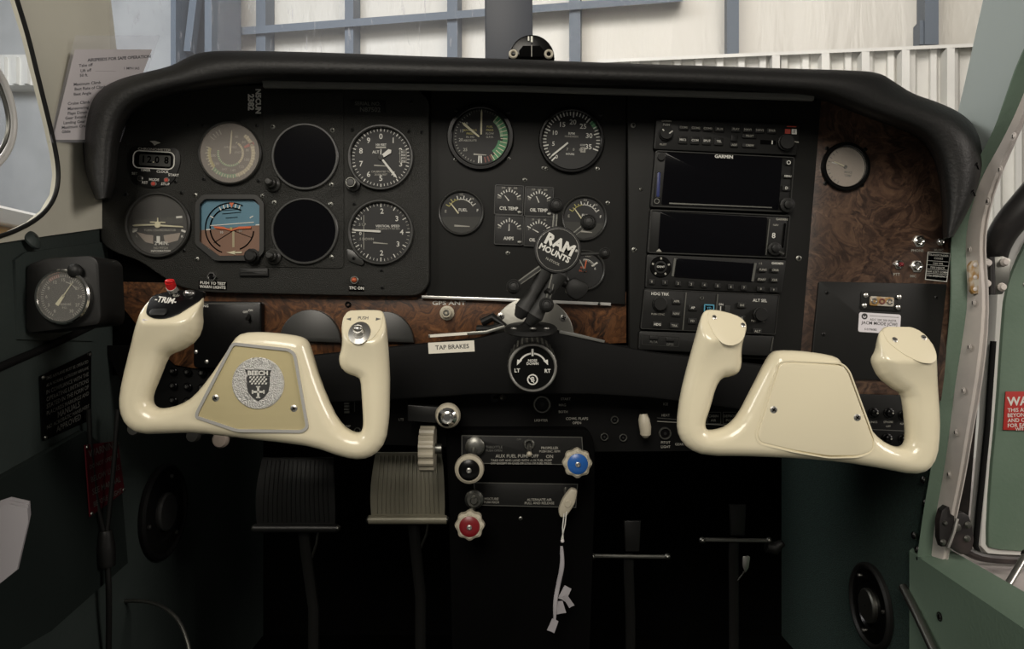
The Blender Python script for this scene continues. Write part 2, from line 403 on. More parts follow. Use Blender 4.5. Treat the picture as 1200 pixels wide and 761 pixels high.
# corrugated wall: top edge rises from (757,72) to (1140,55)
def top_c(px): return 67-(px-857)*12/283
vs = []; fs = []; pxs = []; px = 700.; i = 0
while px < 1330:
    for o_, dx in ((0, 0), (0, 13), (-.06, 2.5), (-.06, 7), (0, 2.5)):
        px += dx; pxs.append((px, o_))
for i, (px, o_) in enumerate(pxs):
    p = PW(px, top_c(px), -.55+o_); vs += [(p.x, p.y, 0), tuple(p)]
    if i: fs.append((2*i-2, 2*i, 2*i+1, 2*i-1))
b.add(vs, fs, 'corrugated'); b.build('wall_right', k=1., kind='structure')
b = MB(); wbox(b, 700, 1330, 67, 67, -.70, -.5, 'corrugated')
b = MB(); v = []
for px in (700, 1330):
    for dz, o_ in ((-4, -.68), (0, -.68), (0, -.5), (-4, -.5)): v.append(PW(px, top_c(px)-dz-4, o_))
b.add(v, [(0, 1, 2, 3), (4, 7, 6, 5), (0, 4, 5, 1), (1, 5, 6, 2), (2, 6, 7, 3), (3, 7, 4, 0)], 'corrugated'); b.build('trim_1', k=1., kind='structure')
b = MB()
for px in (905, 963, 1010, 1057, 1110): 
    wbox(b, px, px+9, top_c(px), 400, -.72, -.5, 'corrugated')
b.build('trim_2', k=1., kind='structure')
# steel frame of the hangar wall: each column and the long girt
for n, (a0, a1) in enumerate([(262, 270), (300, 311), (404, 414), (524, 536), (667, 680), (852, 866)]):
    b = MB(); wbox(b, a0, a1, 0, 300, -.18, .04, 'girt_blue', True); b.build('trim_%d' % (n+3), k=1., kind='structure')
b = MB(); wbox(b, 1084, 1100, -40, 52, -.18, .04, 'girt_blue', False); wbox(b, 1078, 1086, 24, 52, -.14, .04, 'girt_blue'); b.build('trim_9', k=1., kind='structure')
b = MB()
for (p0, y0, p1, y1, h) in ((262, 38, 800, -3, 9), (262, -30, 1500, -130, 9)):
    v = []
    for px, py in ((p0, y0), (p1, y1)):
        for dy, o_ in ((h, -.24), (0, -.24), (0, -.02), (h, -.02)): v.append(PW(px, py+dy-h/2, o_))
    b.add(v, [(3, 2, 1, 0), (4, 5, 6, 7), (0, 1, 5, 4), (1, 2, 6, 5), (2, 3, 7, 6), (3, 0, 4, 7)], 'girt_blue')
b.build('trim_10', k=1., kind='structure')
# the big blue main column on the left
b = MB(); wbox(b, 200, 206, 0, 300, -.9, -.3, 'girt_blue', True); wbox(b, 200, 246, 0, 300, -.36, -.28, 'girt_blue', True); wbox(b, 240, 248, 0, 300, -.9, -.3, 'girt_blue', True)
wbox(b, 252, 262, 0, 300, -.5, -.2, 'girt_blue', True); b.build('trim_11', k=1., kind='structure')
b = MB(); 
v = [PW(215, 60, -.8), PW(223, 60, -.8), PW(238, -60, -.8), PW(229, -60, -.8)]; b.add(v+[p+UPN*.1 for p in v], [(0, 1, 2, 3), (7, 6, 5, 4), (0, 4, 5, 1), (1, 5, 6, 2), (2, 6, 7, 3), (3, 7, 4, 0)], 'girt_blue')
b.build('trim_12', k=1., kind='structure')
# white ribbed band and bright strip on the far left wall
b = MB(); wbox(b, -60, 43, 64, 100, -.55, -.3, 'corrugated')
for px in (-20, 0, 14, 27): wbox(b, px, px+5, 66, 98, -.60, -.5, 'corrugated')
b.build('trim_13', k=1., kind='structure')

# the neighbouring aeroplane's wing, seen through the left window
t = T('aeroplane_wing', 'white aeroplane wing tip with a gold stripe seen outside the left cabin window', 'wing', loc=W(-40, 262, 2.2))
b = MB(); b.prism([(-1.6, -.02), (-1.6, .07), (-.3, .085), (.25, .05), (.34, .02), (.28, -.02)], -.5, .6, 'wing_white', .02); o = b.build('wing_panel', t, k=1.); o.rotation_euler = (R_(90), 0, 0)
b = MB(); b.prism([(-1.6, -.13), (-1.6, -.02), (.20, -.02), (.26, -.07), (.18, -.12)], -.5, .56, 'gold', .02); o = b.build('gold_stripe', t, k=1., label='gold painted lower edge'); o.rotation_euler = (R_(90), 0, 0)

# ---- aeroplane cabin shell ----
XL, XR = -.48, .52; ZF = CZ-.60
b = MB(); b.box(-.56, .56, -.55, .62, ZF-.03, ZF, 'deep_black'); b.build('floor', k=1., kind='structure')
b = MB(); b.box(-.52, .56, .56, .60, ZF-.02, CZ+.18, 'deep_black'); b.build('wall_firewall', k=1., kind='structure')
def side(pts, X, thick, name, m, kind='structure', parent=None):
    return wpoly([WX(p[0], p[1], X) if len(p) == 2 else Vector((X, p[1], p[2])) for p in pts], Vector((thick, 0, 0)), name, m, kind, parent)
# left side wall: green lower part up to the ledge, cream window frame above
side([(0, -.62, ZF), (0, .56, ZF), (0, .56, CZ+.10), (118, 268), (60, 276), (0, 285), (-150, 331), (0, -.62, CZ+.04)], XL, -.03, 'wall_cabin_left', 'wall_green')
t = T('window_frame', 'cream moulded pillar between the left cabin window and the windshield', 'pillar', loc=WX(100, 250, XL))
o = side([(-20, -110), (8, -40), (20, 0), (33, 42), (45, 92), (57, 140), (66, 180), (69, 205), (66, 228), (55, 247), (38, 261), (15, 272), (0, 277), (-150, 322), (-150, 331), (0, 285), (60, 276), (118, 268), (150, 268), (145, 120), (137, 60), (130, 0), (122, -80), (118, -110)], XL+.004, -.007, 'window_frame_panel', 'cream_pillar', None)
def adopt(o, t): o.parent = t.o; o.location = o.location-Vector(t.o.location); return o
adopt(o, t)
def wtube(pts, r, m, name, parent=None, flat=1., n=12, sub=2):
    p = [tuple(q) for q in pts]
    if sub: p = chaikin(p, sub, False)
    b = MB(); rr = r
    if isinstance(r, (list, tuple)): rr = list(np.interp(np.linspace(0, 1, len(p)), np.linspace(0, 1, len(r)), r))
    b.tube(p, rr, m, n, flat); o = b.build(name, None, k=1.)
    if isinstance(parent, T): adopt(o, parent)
    return o
wtube([WX(*p, XL+.006) for p in [(8, -40), (20, 0), (33, 42), (45, 92), (57, 140), (66, 180), (69, 205), (66, 228), (55, 247), (38, 261), (15, 272), (0, 277), (-150, 322)]], .0022, 'black', 'window_seal', t)
side([(-150, -110), (110, -110), (110, 290), (-150, 340)], XL-.02, -.003, 'window_1', 'windshield')
t = T('storm_window', 'curved rim of the small storm window in the left cabin window', 'window vent', loc=WX(5, 140, XL-.012))
wtube([WX(*p, XL-.012) for p in [(-120, 20), (-30, 50), (0, 86), (12, 115), (17, 146), (12, 172), (0, 190), (-30, 215), (-120, 240)]], .0035, 'wing_white', 'rim', t)
wtube([WX(*p, XL-.010) for p in [(-120, 27), (-33, 57), (-5, 90), (6, 118), (11, 146), (6, 168), (-5, 184), (-34, 208), (-120, 233)]], .002, 'dull_steel', 'seal', t)
# rivet head on the ledge
t = T('ledge_fitting', 'small round fitting on the green ledge under the left window', 'fitting', loc=WX(36, 281, XL+.003))
b = MB(); b.lathe(0, 0, [(.011, 0), (.011, .002), (.007, .005), (.001, .006)], 'wall_green', 20); o = b.build('cap', t, k=1.); o.rotation_euler = (0, R_(60), 0)

# windshield panes and centre post
def pane(name, u0, u1, m):
    n = 14; vs = []; fs = []
    for i in range(n+1):
        u = u0+(u1-u0)*i/n; x = .02+.50*u; y = .02+.30*math.sqrt(max(0, 1-u*u))
        vs += [(x, y, CZ+.12), (x*.97, y-.04, CZ+.85)]
        if i: fs.append((2*i-2, 2*i, 2*i+1, 2*i-1))
    v2 = [(x*1.006, y+.006, z) for x, y, z in vs]; n2 = len(vs)
    b = MB(); b.add(vs+v2, fs+[tuple(n2+i for i in f[::-1]) for f in fs], m); return b.build(name, k=1., kind='structure')
pane('window_2', -1, -.02, 'windshield_scratched'); pane('window_3', 0, .999, 'windshield')
t = T('windshield_post', 'dark blue-grey vertical centre post dividing the windshield', 'post', 596, 60, .24)
b = MB(); b.prism(t.P([(569, 90), (624.5, 90), (623, -60), (568, -60)]), -12, 12, 'post_grey', 2.5); b.build('post_cover', t)

# ---- right side: carpet, door frame, sill, door ----
side([(0, -.30, ZF), (0, .56, ZF), (0, .56, CZ+.0), (1112, 330), (1100, 455), (1086, 556), (1070, 652), (0, -.05, CZ-.31), (0, -.30, CZ-.315)], XR, .02, 'wall_cabin_right', 'carpet_green')
# windshield side pillar (blue grey)
t = T('windshield_pillar', 'pale blue-grey windshield pillar on the right behind the padded hood', 'pillar', loc=WX(1150, 120, XR+.012))
adopt(side([(1158, -60), (1152, 0), (1141, 50), (1130, 100), (1118, 150), (1105, 300), (1122, 300), (1140, 232), (1160, 186), (1184, 130), (1206, 60), (1270, -60)], XR+.012, .012, 'pillar_skin', 'pillar_blue', None), t)
# green padded door frame: sloping front pillar, post and sill in one
t = T('door_frame', 'green padded door frame with a riveted metal strip on the right', 'door frame', loc=WX(1100, 500, XR))
G = [(1262, -60), (1200, 60), (1180, 120), (1172, 150), (1152, 186), (1134, 232), (1120, 268), (1117, 300), (1117, 350), (1114, 400), (1108, 455), (1101, 507), (1094, 556), (1086, 603), (1079, 650)]
G2 = [(1290, -60), (1220, 60), (1196, 122), (1178, 160), (1152, 205), (1142, 232), (1133, 268), (1132, 300), (1135, 350), (1128, 400), (1119, 455), (1113, 507), (1106, 556), (1097, 603), (1091, 655)]
b = MB(); vs = []; K = 6
gi = chaikin(G, 2, False); go = chaikin(G2, 2, False)
for (a, c) in zip(gi, go):
    A = WX(*a, XR-.004); B = WX(*c, XR+.006)
    for j in range(K+1):
        s_ = j/K; p = A.lerp(B, s_); p.x -= .010*math.sin(math.pi*s_); vs.append(tuple(p))
    vs.append((XR+.03, A.y+.02, A.z))
L_ = K+2
fs = [(i*L_+j, i*L_+j+1, (i+1)*L_+j+1, (i+1)*L_+j) for i in range(len(gi)-1) for j in range(K)]+[(i*L_, (i+1)*L_, (i+1)*L_+K+1, i*L_+K+1) for i in range(len(gi)-1)]
b.add(vs, fs, 'frame_green'); adopt(b.build('padding', None, k=1.), t)
SA = [(x-1, y) for x, y in G2[:-1]]+[(1090, 668)]
SB = [(1318, -60), (1238, 60), (1206, 128), (1186, 172), (1170, 210), (1162, 235), (1155, 268), (1154, 300), (1158, 350), (1156, 400), (1149, 455), (1139, 507), (1131, 556), (1121, 603), (1108, 666)]
a1 = chaikin(SA, 1, False); b1 = chaikin(SB, 1, False); vs = []; fs = []
for i, (a, c) in enumerate(zip(a1, b1)):
    A = WX(*a, XR+.006); B = WX(*c, XR+.012); m_ = A.lerp(B, .12); m_.x -= .0015; n_ = A.lerp(B, .80); n_.x -= .0015; n2 = A.lerp(B, .84); n2.x += .001
    vs += [tuple(A), tuple(m_), tuple(n_), tuple(n2), tuple(B), (B.x+.004, B.y+.004, B.z)]
    if i: fs += [((i-1)*6+j, (i-1)*6+j+1, i*6+j+1, i*6+j) for j in range(5)]
b = MB(); b.add(vs, fs, 'strip_metal'); strip = adopt(b.build('metal_strip', None, k=1.), t)
def side_screw(px, py, X, r, m, parent, name='screw'):
    b = MB(); b.lathe(0, 0, [(r*1.4, 0), (r*1.4, .0004), (r*1.0, .0006)], m, 16); b.lathe(0, 0, [(r*.8, .0005), (r*.75, .0010), (r*.4, .0013), (.0001, .0014)], m, 16); b.bar((-r*.6, 0), (r*.6, 0), r*.3, r*.3, .0013, .0017, 'deep_black')
    o = b.build(name, None, k=1.); o.location = WX(px, py, X); o.rotation_euler = (0, R_(-90), 0)
    if parent: adopt(o, parent)
    return o
for p in [(1188, 160), (1172, 199), (1158, 236), (1136, 293), (1141, 355), (1136, 407), (1129, 458), (1120, 507), (1112, 556), (1104, 604), (1095, 661)]:
    side_screw(*p, XR+.004, .0030, 'strip_metal', t)
FRAME = t
# sill
b = MB(); z0 = CZ-.297
S1 = [Vector((XR-.005, .085, z0)), Vector((XR-.005, -.30, z0-.018))]
b.add([(XR-.006, .09, z0+.004), (XR-.006, -.32, z0-.020), (XR+.012, -.32, z0-.008), (XR+.012, .10, z0+.012), (XR+.050, -.32, z0-.010), (XR+.040, .10, z0+.010), (XR-.006, .09, z0-.31), (XR-.006, -.32, z0-.31), (XR+.05, -.32, z0-.10), (XR+.04, .10, z0-.1)],
      [(0, 1, 2, 3), (3, 2, 4, 5), (0, 6, 7, 1), (5, 4, 8, 9)], 'frame_green'); adopt(b.build('sill', None, k=1.), t)
# exterior wing root outside the door
b = MB(); b.add([(XR+.045, .9, CZ-.325), (XR+.045, -.5, CZ-.335), (2.2, -.5, CZ-.30), (2.2, .9, CZ-.29)], [(0, 1, 2, 3)], 'wing_skin')
b.add([(XR+.045, -.06, CZ-.331), (2.2, -.06, CZ-.3), (2.2, -.06, CZ-.47), (XR+.045, -.06, CZ-.47)], [(0, 1, 2, 3)], 'wing_skin')
b.v = b.v[:0]; b.f = []; b.m = []
b.prism([(XR+.045, -.05), (2.2, -.05), (2.2, .9), (XR+.045, .9)], CZ-.37, CZ-.318, 'wing_skin', .012)
one(b.build('wing_root', k=1.), 'pinkish white wing surface outside the open door below the hinge', 'wing')
b = MB(); b.prism([(XR+.05, -.30), (1.6, -.30), (1.6, -.055), (XR+.05, -.055)], CZ-.43, CZ-.38, 'black_soft', .004)
one(b.build('wing_walk', k=1.), 'black non-slip step surface on the wing beside the door sill', 'wing walk')

# the open door, swung forward: its green inner face looks aft
D_Y = .10
t = T('cabin_door', 'open green cabin door with a red warning placard at the right edge', 'door', 1180, 640, D_Y)
dp = [(1166, 345), (1178, 300), (1196, 262), (1260, 200), (1420, 160), (1420, 660), (1200, 652), (1155, 650), (1146, 640), (1148, 610), (1158, 500), (1163, 400)]
b = MB(); b.prism(t.P([(x+3, y) for x, y in dp]), -22, 0, 'wing_white', 2); b.build('door_shell', t)
dp2 = [(1176, 340), (1188, 308), (1206, 272), (1268, 214), (1416, 175), (1416, 650), (1200, 646), (1158, 643), (1154, 636), (1158, 560), (1166, 480), (1171, 400)]
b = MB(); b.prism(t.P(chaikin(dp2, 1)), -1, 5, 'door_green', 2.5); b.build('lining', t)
b = MB(); b.prism(t.P([(1140, 340), (1172, 335), (1168, 420), (1160, 500), (1152, 600), (1147, 640), (1124, 652), (1112, 620), (1128, 500)]), -34, -24, 'strut_black', 2); b.build('gap_filler', t, label='dark plate added to fill the gap beside the door')  # added plate gives the gap between strip and door its darkness
b = MB(); b.tube([(*t.a(x, y), 0) for x, y in [(1164, 400), (1157, 500), (1147, 600), (1143, 640), (1150, 655), (1200, 658), (1300, 662)]], 3.2, 'black_soft', 10); b.build('door_seal', t)
screw(t, 1198, 334, 5, 3)
DOOR = t
p_ = T('warning_placard', 'red warning placard with white lettering on the open green door', 'placard', 1199, 482, D_Y-.0072, 2)
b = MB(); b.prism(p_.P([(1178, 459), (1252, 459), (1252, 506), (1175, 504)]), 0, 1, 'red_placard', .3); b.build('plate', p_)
b = MB()
b.text('WARNING', *p_.a(1214, 470), 14, 1.15, 'white', bold=.03)
for s_, y, sz in (('THIS AIRCRAFT NOT', 480.5, 7), ('BEYOND LIMIT LOAD', 486.5, 7), ('AND CONTROL TRAVEL', 492.5, 7), ('FOR EACH FLIGHT', 498.5, 7), ('WITH DOOR', 503, 6)):
    v, f = text_mesh(s_, .012); wd = (max(q[0] for q in v)-min(q[0] for q in v))*sz*.9
    b.text(s_, p_.a(1179+(1 if sz == 7 else 10), y)[0]+wd/2, p_.a(1199, y)[1], sz*.9, 1.15, 'white')
b.build('lettering', p_)
# hinge arm, hinges, gas rod
t = T('hinge_arm', 'black curved hinge arm at the top of the open door', 'hinge arm', loc=W(1170, 300, .03))
wtube([W(1300, 150, -.02), W(1240, 200, 0), W(1205, 238, .01), W(1182, 262, .02), W(1169, 284, .03), W(1165, 305, .04), W(1166, 322, .045)], [.021, .021, .019, .017, .015, .013, .012], 'strut_black', 'arm', t, n=16)
sub(t, DOOR)
t = T('door_hinge', 'steel upper door hinge with four bolts below the black arm', 'hinge', 1165, 320, .02, -5)
b = MB(); b.prism(t.P(chaikin([(1143, 303), (1180, 300), (1181, 318), (1174, 345), (1160, 346), (1147, 342), (1143, 325)], 1)), 0, 7, 'dull_steel', 1.5)
b.tube([(*t.a(1157, 302), 6), (*t.a(1158, 346), 6)], 4.2, 'strut_black', 12); b.build('leaf', t)
for x, y in ((1152, 309), (1172, 308), (1151, 333), (1169, 337)):
    b = MB(); cx, cy = t.a(x, y); b.lathe(cx, cy, [(5, 7), (5, 8.2), (3.6, 10), (3.4, 11.5), (1.5, 11.7)], 'strip_metal', 16); b.build('bolt', t)
sub(t, DOOR)
t2 = T('hinge_plate', 'corroded yellowish plate beside the upper hinge', 'plate', 1142, 326, -.028, 0)
b = MB(); b.prism(t2.P(chaikin([(1136, 306), (1148, 305), (1148, 344), (1138, 345), (1135, 326)], 1)), -4, 1, 'corroded', .5); b.build('plate', t2)
for y in (311, 325, 339): screw(t2, 1142, y, 1, 2.4, 'strip_metal', cross=False)
sub(t2, FRAME)
t = T('lower_door_hinge', 'dirty steel lower door hinge at the foot of the metal strip', 'hinge', 1120, 620, .028)
b = MB(); b.prism(t.P(chaikin([(1098, 600), (1110, 590), (1112, 605), (1124, 598), (1136, 606), (1140, 640), (1128, 652), (1110, 640), (1098, 640)], 1)), -4, 5, 'strut_black', 2); b.build('leaf', t)
for x, y, r in ((1118, 617, 5), (1131, 614, 4), (1130, 630, 4), (1104, 612, 3), (1102, 634, 3.6)):
    b = MB(); cx, cy = t.a(x, y); b.lathe(cx, cy, [(r, 4), (r, 6), (r*.6, 8), (.1, 8.4)], 'dull_steel', 14); b.build('bolt', t)
b = MB(); b.tube([(*t.a(1117, 606), 8), (*t.a(1112, 622), 9), (*t.a(1106, 640), 8)], 2, 'steel', 8); b.build('pin', t)
sub(t, DOOR)
t = T('seal_lip', 'black rubber lip curving under the lower door hinge', 'seal', 1130, 640, .06)
b = MB(); b.tube([(*t.a(x, y), 0) for x, y in chaikin([(1122, 600), (1116, 622), (1126, 642), (1146, 653), (1175, 656), (1215, 657)], 2, False)], 5.5, 'strut_black', 10); b.build('lip', t)
sub(t, DOOR)
t = T('door_stay', 'thin chrome stay rod leaning up from the sill to the door', 'rod', loc=Vector((XR+.045, -.12, CZ-.30)))
A = WX(1161, 720, XR+.02); B = W(1203, 650, .02)
wtube([A, B], .0042, 'steel', 'rod', t, sub=0)
b = MB(); b.ball((0, 0, 0), .007, 'chrome', 16); b.cyl(0, 0, .0095, -.009, -.004, 'dull_steel'); o = b.build('end_fitting', None, k=1.); o.location = A; adopt(o, t)
b = MB(); b.ball((0, 0, 0), .006, 'black', 12); o = b.build('end_joint', None, k=1.); o.location = B; adopt(o, t)
# snap screws along the carpet edge
for n_, (x, y) in enumerate([(1083, 563), (1085, 590), (1072, 628), (1076, 645), (1078, 655)]):
    b = MB(); b.lathe(0, 0, [(.0052, 0), (.005, .002), (.003, .0038), (.0002, .0044)], 'chrome', 16); o = b.build('carpet_screw', None, k=1.); o.location = WX(x, y, XR-.002); o.rotation_euler = (0, R_(-90), 0)
    one(o, ['bright screw under the right yoke on the carpet edge', 'second bright screw down on the green carpet edge', 'large bright screw halfway down the green carpet edge', 'small screw on the carpet edge just above the sill corner', 'lowest small screw on the carpet edge at the sill corner'][n_], 'screw', 'screws on the carpet edge')
side_screw(1101, 723, XR-.007, .004, 'black', None, 'sill_screw')
one(bpy.data.objects['sill_screw'], 'dark screw in the green sill side below the door frame', 'screw')
# tube rail at the bottom right corner
t = T('seat_rail', 'grey floor tube running along below the green sill', 'tube', loc=Vector((XR-.03, .05, CZ-.37)))
wtube([WX(1058, 688, XR-.010), WX(1072, 715, XR-.012), WX(1100, 775, XR-.015)], .0055, 'dull_steel', 'tube', t)

def speaker(name, label, X, px, py, rad, sgn, dark=False):
    t = T(name, label, 'speaker', loc=WX(px, py, X), eul=(0, R_(90*sgn), 0)); mm = 'black' if not dark else 'black_soft'
    b = MB(); b.ring(0, 0, rad*.86, rad, 0, .008, mm, 48); b.build('rim', t, k=1.)
    b = MB(); b.lathe(0, 0, [(rad*.9, .0), (rad*.88, .004), (rad*.6, .005), (rad*.55, .002), (rad*.30, .004)], 'black_gloss' if not dark else mm, 44); b.build('cover', t, k=1.)
    b = MB(); b.lathe(0, 0, [(rad*.40, .003), (rad*.40, .008), (rad*.36, .010), (.001, .0103)], 'rubber' if dark else 'dull_steel', 36); b.build('cap', t, k=1., label='raised round centre cap')
    for a in (40, 160, 280):
        b = MB(); b.lathe(rad*.74*math.cos(R_(a)), rad*.74*math.sin(R_(a)), [(.003, .004), (.003, .007), (.0005, .008)], 'steel', 12); b.build('screw', t, k=1.)
    return t
speaker('air_vent', 'round black vent with a grey centre cap on the green carpet', XR-.001, 1022, 710, .060, -1)
speaker('round_cover', 'round black cover on the dark left sidewall behind the yoke', XL+.001, 190, 600, .065, 1, True)
# ======================= GLARESHIELD =======================
ST = [((112, 234), (128, 231)), ((101, 208), (134, 214)), ((97, 178), (136, 192)), ((97, 150), (138, 168)), ((104, 121), (144, 145)), ((120, 102), (156, 128)), ((142, 91.5), (176, 117)), ((170, 84.5), (202, 109)),
      ((200, 77.5), (228, 104)), ((217, 68), (250, 101)), ((235, 60.5), (275, 98)), ((270, 59), (310, 94)), ((330, 60), (350, 94)), ((400, 62), (410, 95)), ((500, 66), (500, 96)), ((600, 69), (600, 97)),
      ((700, 73), (700, 100)), ((775, 75.5), (775, 102)), ((830, 77), (830, 104)), ((900, 79.5), (900, 107)), ((990, 82), (960, 112)), ((1030, 84), (990, 124)), ((1050, 97), (1010, 132)), ((1070, 110), (1035, 141)),
      ((1098, 119), (1060, 150)), ((1125, 131), (1080, 160)), ((1143, 147), (1092, 175)), ((1151, 170), (1100, 195)), ((1152, 195), (1104, 220)), ((1144, 228), (1106, 245)), ((1130, 256), (1106, 264)), ((1117, 278), (1107, 279))]
so = chaikin([a for a, c in ST], 2, False); si = chaikin([c for a, c in ST], 2, False)
vs = []; fs = []; NP = None
for i, (a, c) in enumerate(zip(so, si)):
    A = Vector(a); C_ = Vector(c); u = i/(len(so)-1)
    edge = min(1, min(u, 1-u)/.16)
    e = math.sin(edge*math.pi/2)
    yb = .03+.26*(e**.6); lip = -.082+.0*e
    p1 = W(A.x, A.y, lip*(.75-.4*e)); back = Vector((p1.x*.985, yb, p1.z-.016)); mid = Vector((p1.x*.995, .3*yb, p1.z-.002))
    top = min(1, max(0, min((A.x-150)/80, (1090-A.x)/50))); in_ = Vector((600-A.x, 380-A.y)).normalized()*4
    sb = W(A.x+in_.x, A.y+in_.y, .012); back = sb.lerp(back, top); mid = W(A.x+in_.x*.5, A.y+in_.y*.5, -.015).lerp(mid, top)
    prof = [tuple(back), tuple(mid), tuple(p1)]
    for s_, y in ((.02, lip*.75), (.22, lip*.98), (.50, lip*1.02), (.80, lip*.98), (1.0, lip*.8)):
        q = A.lerp(C_, s_); prof.append(tuple(W(q.x, q.y, y)))
    cx = 600-C_.x; d_ = Vector((cx*.004, 3)); q = C_+d_; prof.append(tuple(W(q.x, q.y, .004)))
    prof = chaikin(prof, 1, False); NP = len(prof); vs += prof
    if i: fs += [((i-1)*NP+j, (i-1)*NP+j+1, i*NP+j+1, i*NP+j) for j in range(NP-1)]
fs.append(tuple(range(NP))); fs.append(tuple((len(so)-1)*NP+j for j in range(NP-1, -1, -1)))
b = MB(); b.add(vs, fs, 'vinyl'); gl = b.build('glareshield', k=1., sharp=60)
t = T('glareshield', 'long black padded glareshield hood arching over the whole instrument panel', 'glareshield', 600, 80, 0)
gl.name = 'padding'; t.o.name = 'glareshield'; gl.parent = t.o; gl.matrix_parent_inverse = (Matrix.Translation(t.o.location) @ t.o.rotation_euler.to_matrix().to_4x4()).inverted()
for x, y, r, sx in ((1117, 216, 8, -1), (1113, 245, 8, 1)):
    if r:
        b = MB(); b.tube([(*t.a(x-20-r*.6, y+r), 70), (*t.a(x-20-r*.8, y-r*.3), 76), (*t.a(x-20, y-r), 76), (*t.a(x-20+r*.7, y-r*.4), 70)], 1.0, 'black_gloss', 8); b.build('lacing', t)

# ======================= PANELS =======================
def plate(name, label, cat, pts, Y, th, m, bev=1., screws=(), rnd=0, smat='dull_steel', zs=None):
    cx = sum(p[0] for p in pts)/len(pts); cy = sum(p[1] for p in pts)/len(pts); t = T(name, label, cat, cx, cy, Y)
    q = t.P(pts)
    if rnd: q = chaikin(q, rnd)
    b = MB(); b.prism(q, -th/t.k*.001 if th > 1e9 else -th, 0, m, bev); b.build('plate', t)
    for s_ in screws: screw(t, s_[0], s_[1], 0, s_[2] if len(s_) > 2 else 2.6, smat, ang=random.random()*3)
    return t
def cornered(pts, r=12, n=4):      # round every corner of a polygon given in photo pixels
    o = []; L = len(pts)
    for i in range(L):
        a, b_, c = Vector(pts[i-1]), Vector(pts[i]), Vector(pts[(i+1) % L]); ra = min(r, (a-b_).length*.45, (c-b_).length*.45)
        p = b_+(a-b_).normalized()*ra; q = b_+(c-b_).normalized()*ra
        for k in range(n+1): u = k/n; o.append(tuple(p*(1-u)**2+b_*2*u*(1-u)+q*u*u))
    return o
plate('backing_panel', 'flat black backing behind all the instrument panels', 'panel', [(112, 130), (300, 96), (960, 108), (1040, 150), (1110, 200), (1098, 470), (1085, 535), (1000, 535), (1000, 440), (130, 440), (118, 300)], .022, 3, 'deep_black', 0)
FP_Y = -.008
FP = T('flight_instrument_panel', 'black crinkle-painted flight instrument panel on the left with rounded corners', 'instrument panel', 310, 230, FP_Y)
pts = [(113, 112), (160, 104), (300, 99), (488, 103), (503, 116), (503, 334), (490, 347), (400, 346.5), (244, 343), (210, 337), (186, 322), (164, 306), (134, 296), (118, 285), (115, 240)]
b = MB(); b.prism(FP.P(cornered(pts, 14)), -14, 0, 'crinkle', 2.2); b.build('plate', FP)
b = MB(); b.prism(FP.P(cornered([(309, 108), (403, 108), (403, 315), (309, 313)], 5)), 0, 1.2, 'crinkle', .6); b.build('display_plate', FP)
for x, y in ((221, 147), (238, 147), (301, 147), (239, 210), (303, 212), (206, 213), (213, 226), (216, 294), (148, 228), (197, 331), (313, 319), (284, 320), (413, 152), (479, 154), (415, 239), (447, 317), (448, 337), (482, 120), (303, 136), (494, 155)):
    screw(FP, x, y, 0, 2.3, 'black', ang=random.random()*3)
for x0, y0 in ((320, 149), (390, 153), (322, 238), (388, 240), (389, 302), (389, 217)): screw(FP, x0, y0, 1.2, 3.0, 'dull_steel', ang=random.random()*3)

t = plate('engine_instrument_panel', 'flat black engine instrument panel in the middle of the dashboard', 'instrument panel', [(505, 104), (734, 111), (733, 357), (500, 347)], 0, 10, 'panel_black', 1.,
      [(596, 132), (535, 210), (549, 206), (596, 131), (595, 296), (615, 210), (638, 198), (664, 232), (711, 235), (713, 200), (593, 195)][:0])
for x, y in ((596, 131), (595, 297), (615, 211), (640, 198), (712, 238), (535, 129), (700, 198), (704, 134)): screw(t, x, y, 0, 2.6, 'dull_steel' if y > 190 else 'black', ang=random.random()*3)
plate('radio_rack', 'tall black centre panel that holds the radio stack', 'radio panel', [(735, 111), (963, 117), (938, 424), (738, 414)], -.004, 10, 'panel_black', 1.5, [(742, 147, 3), (743, 293, 3), (751, 222, 2), (936, 303, 3.4)])
plate('upper_trim_strip', 'long grey metal strip under the glareshield lip', 'trim strip', [(307, 94), (600, 100), (955, 110), (954, 117), (600, 106), (308, 101.5)], -.052, 6, 'grey_strip', .8)
plate('middle_trim_strip', 'thin bright metal strip below the engine instruments', 'trim strip', [(494, 346.5), (600, 350), (716, 355), (716, 358.5), (600, 353.5), (494, 349.5)], -.0015, 5, 'bright_trim', .5, [(702, 356, 2)])
BP = t = plate('burl_board', 'dark walnut burl veneer panel at the right end of the dashboard', 'veneer panel', [(962, 112), (1020, 122), (1116, 150), (1118, 300), (1114, 350), (1107, 440), (1103, 470), (1000, 466), (925, 450), (934, 420)], .003, 9, 'burl', .5, [(969, 174, 2.5), (1014, 175, 2.5), (967, 215, 2.5), (1010, 217, 2.5)], smat='black')
BS = plate('burl_strip', 'warm walnut burl strip between the left panel and the control column', 'veneer panel', [(120, 330), (734, 342), (734, 402), (505, 412), (228, 432), (205, 428), (175, 400)], .006, 7, 'burl_warm', .5)
t = plate('access_panel', 'matte black access plate on the burl panel behind the right yoke', 'access panel', cornered([(960, 330), (1110, 333), (1097, 446), (949, 444)], 3), -.001, 4, 'radio_black', .6, [(969, 343, 2.4), (1097, 349, 2.4), (965, 392, 2.4)], smat='black')
LPT = plate('lower_instrument_panel', 'dark lower panel with faint switches running under the control column', 'lower panel', [(120, 405), (560, 408), (690, 400), (1000, 436), (1000, 528), (690, 530), (400, 520), (170, 505)], .010, 6, 'black_soft', 1.)
t = plate('right_switch_panel', 'small black panel of round knobs behind the right yoke grip', 'switch panel', [(1002, 462), (1078, 464), (1078, 527), (1000, 527)], -.001, 8, 'black', 1.)
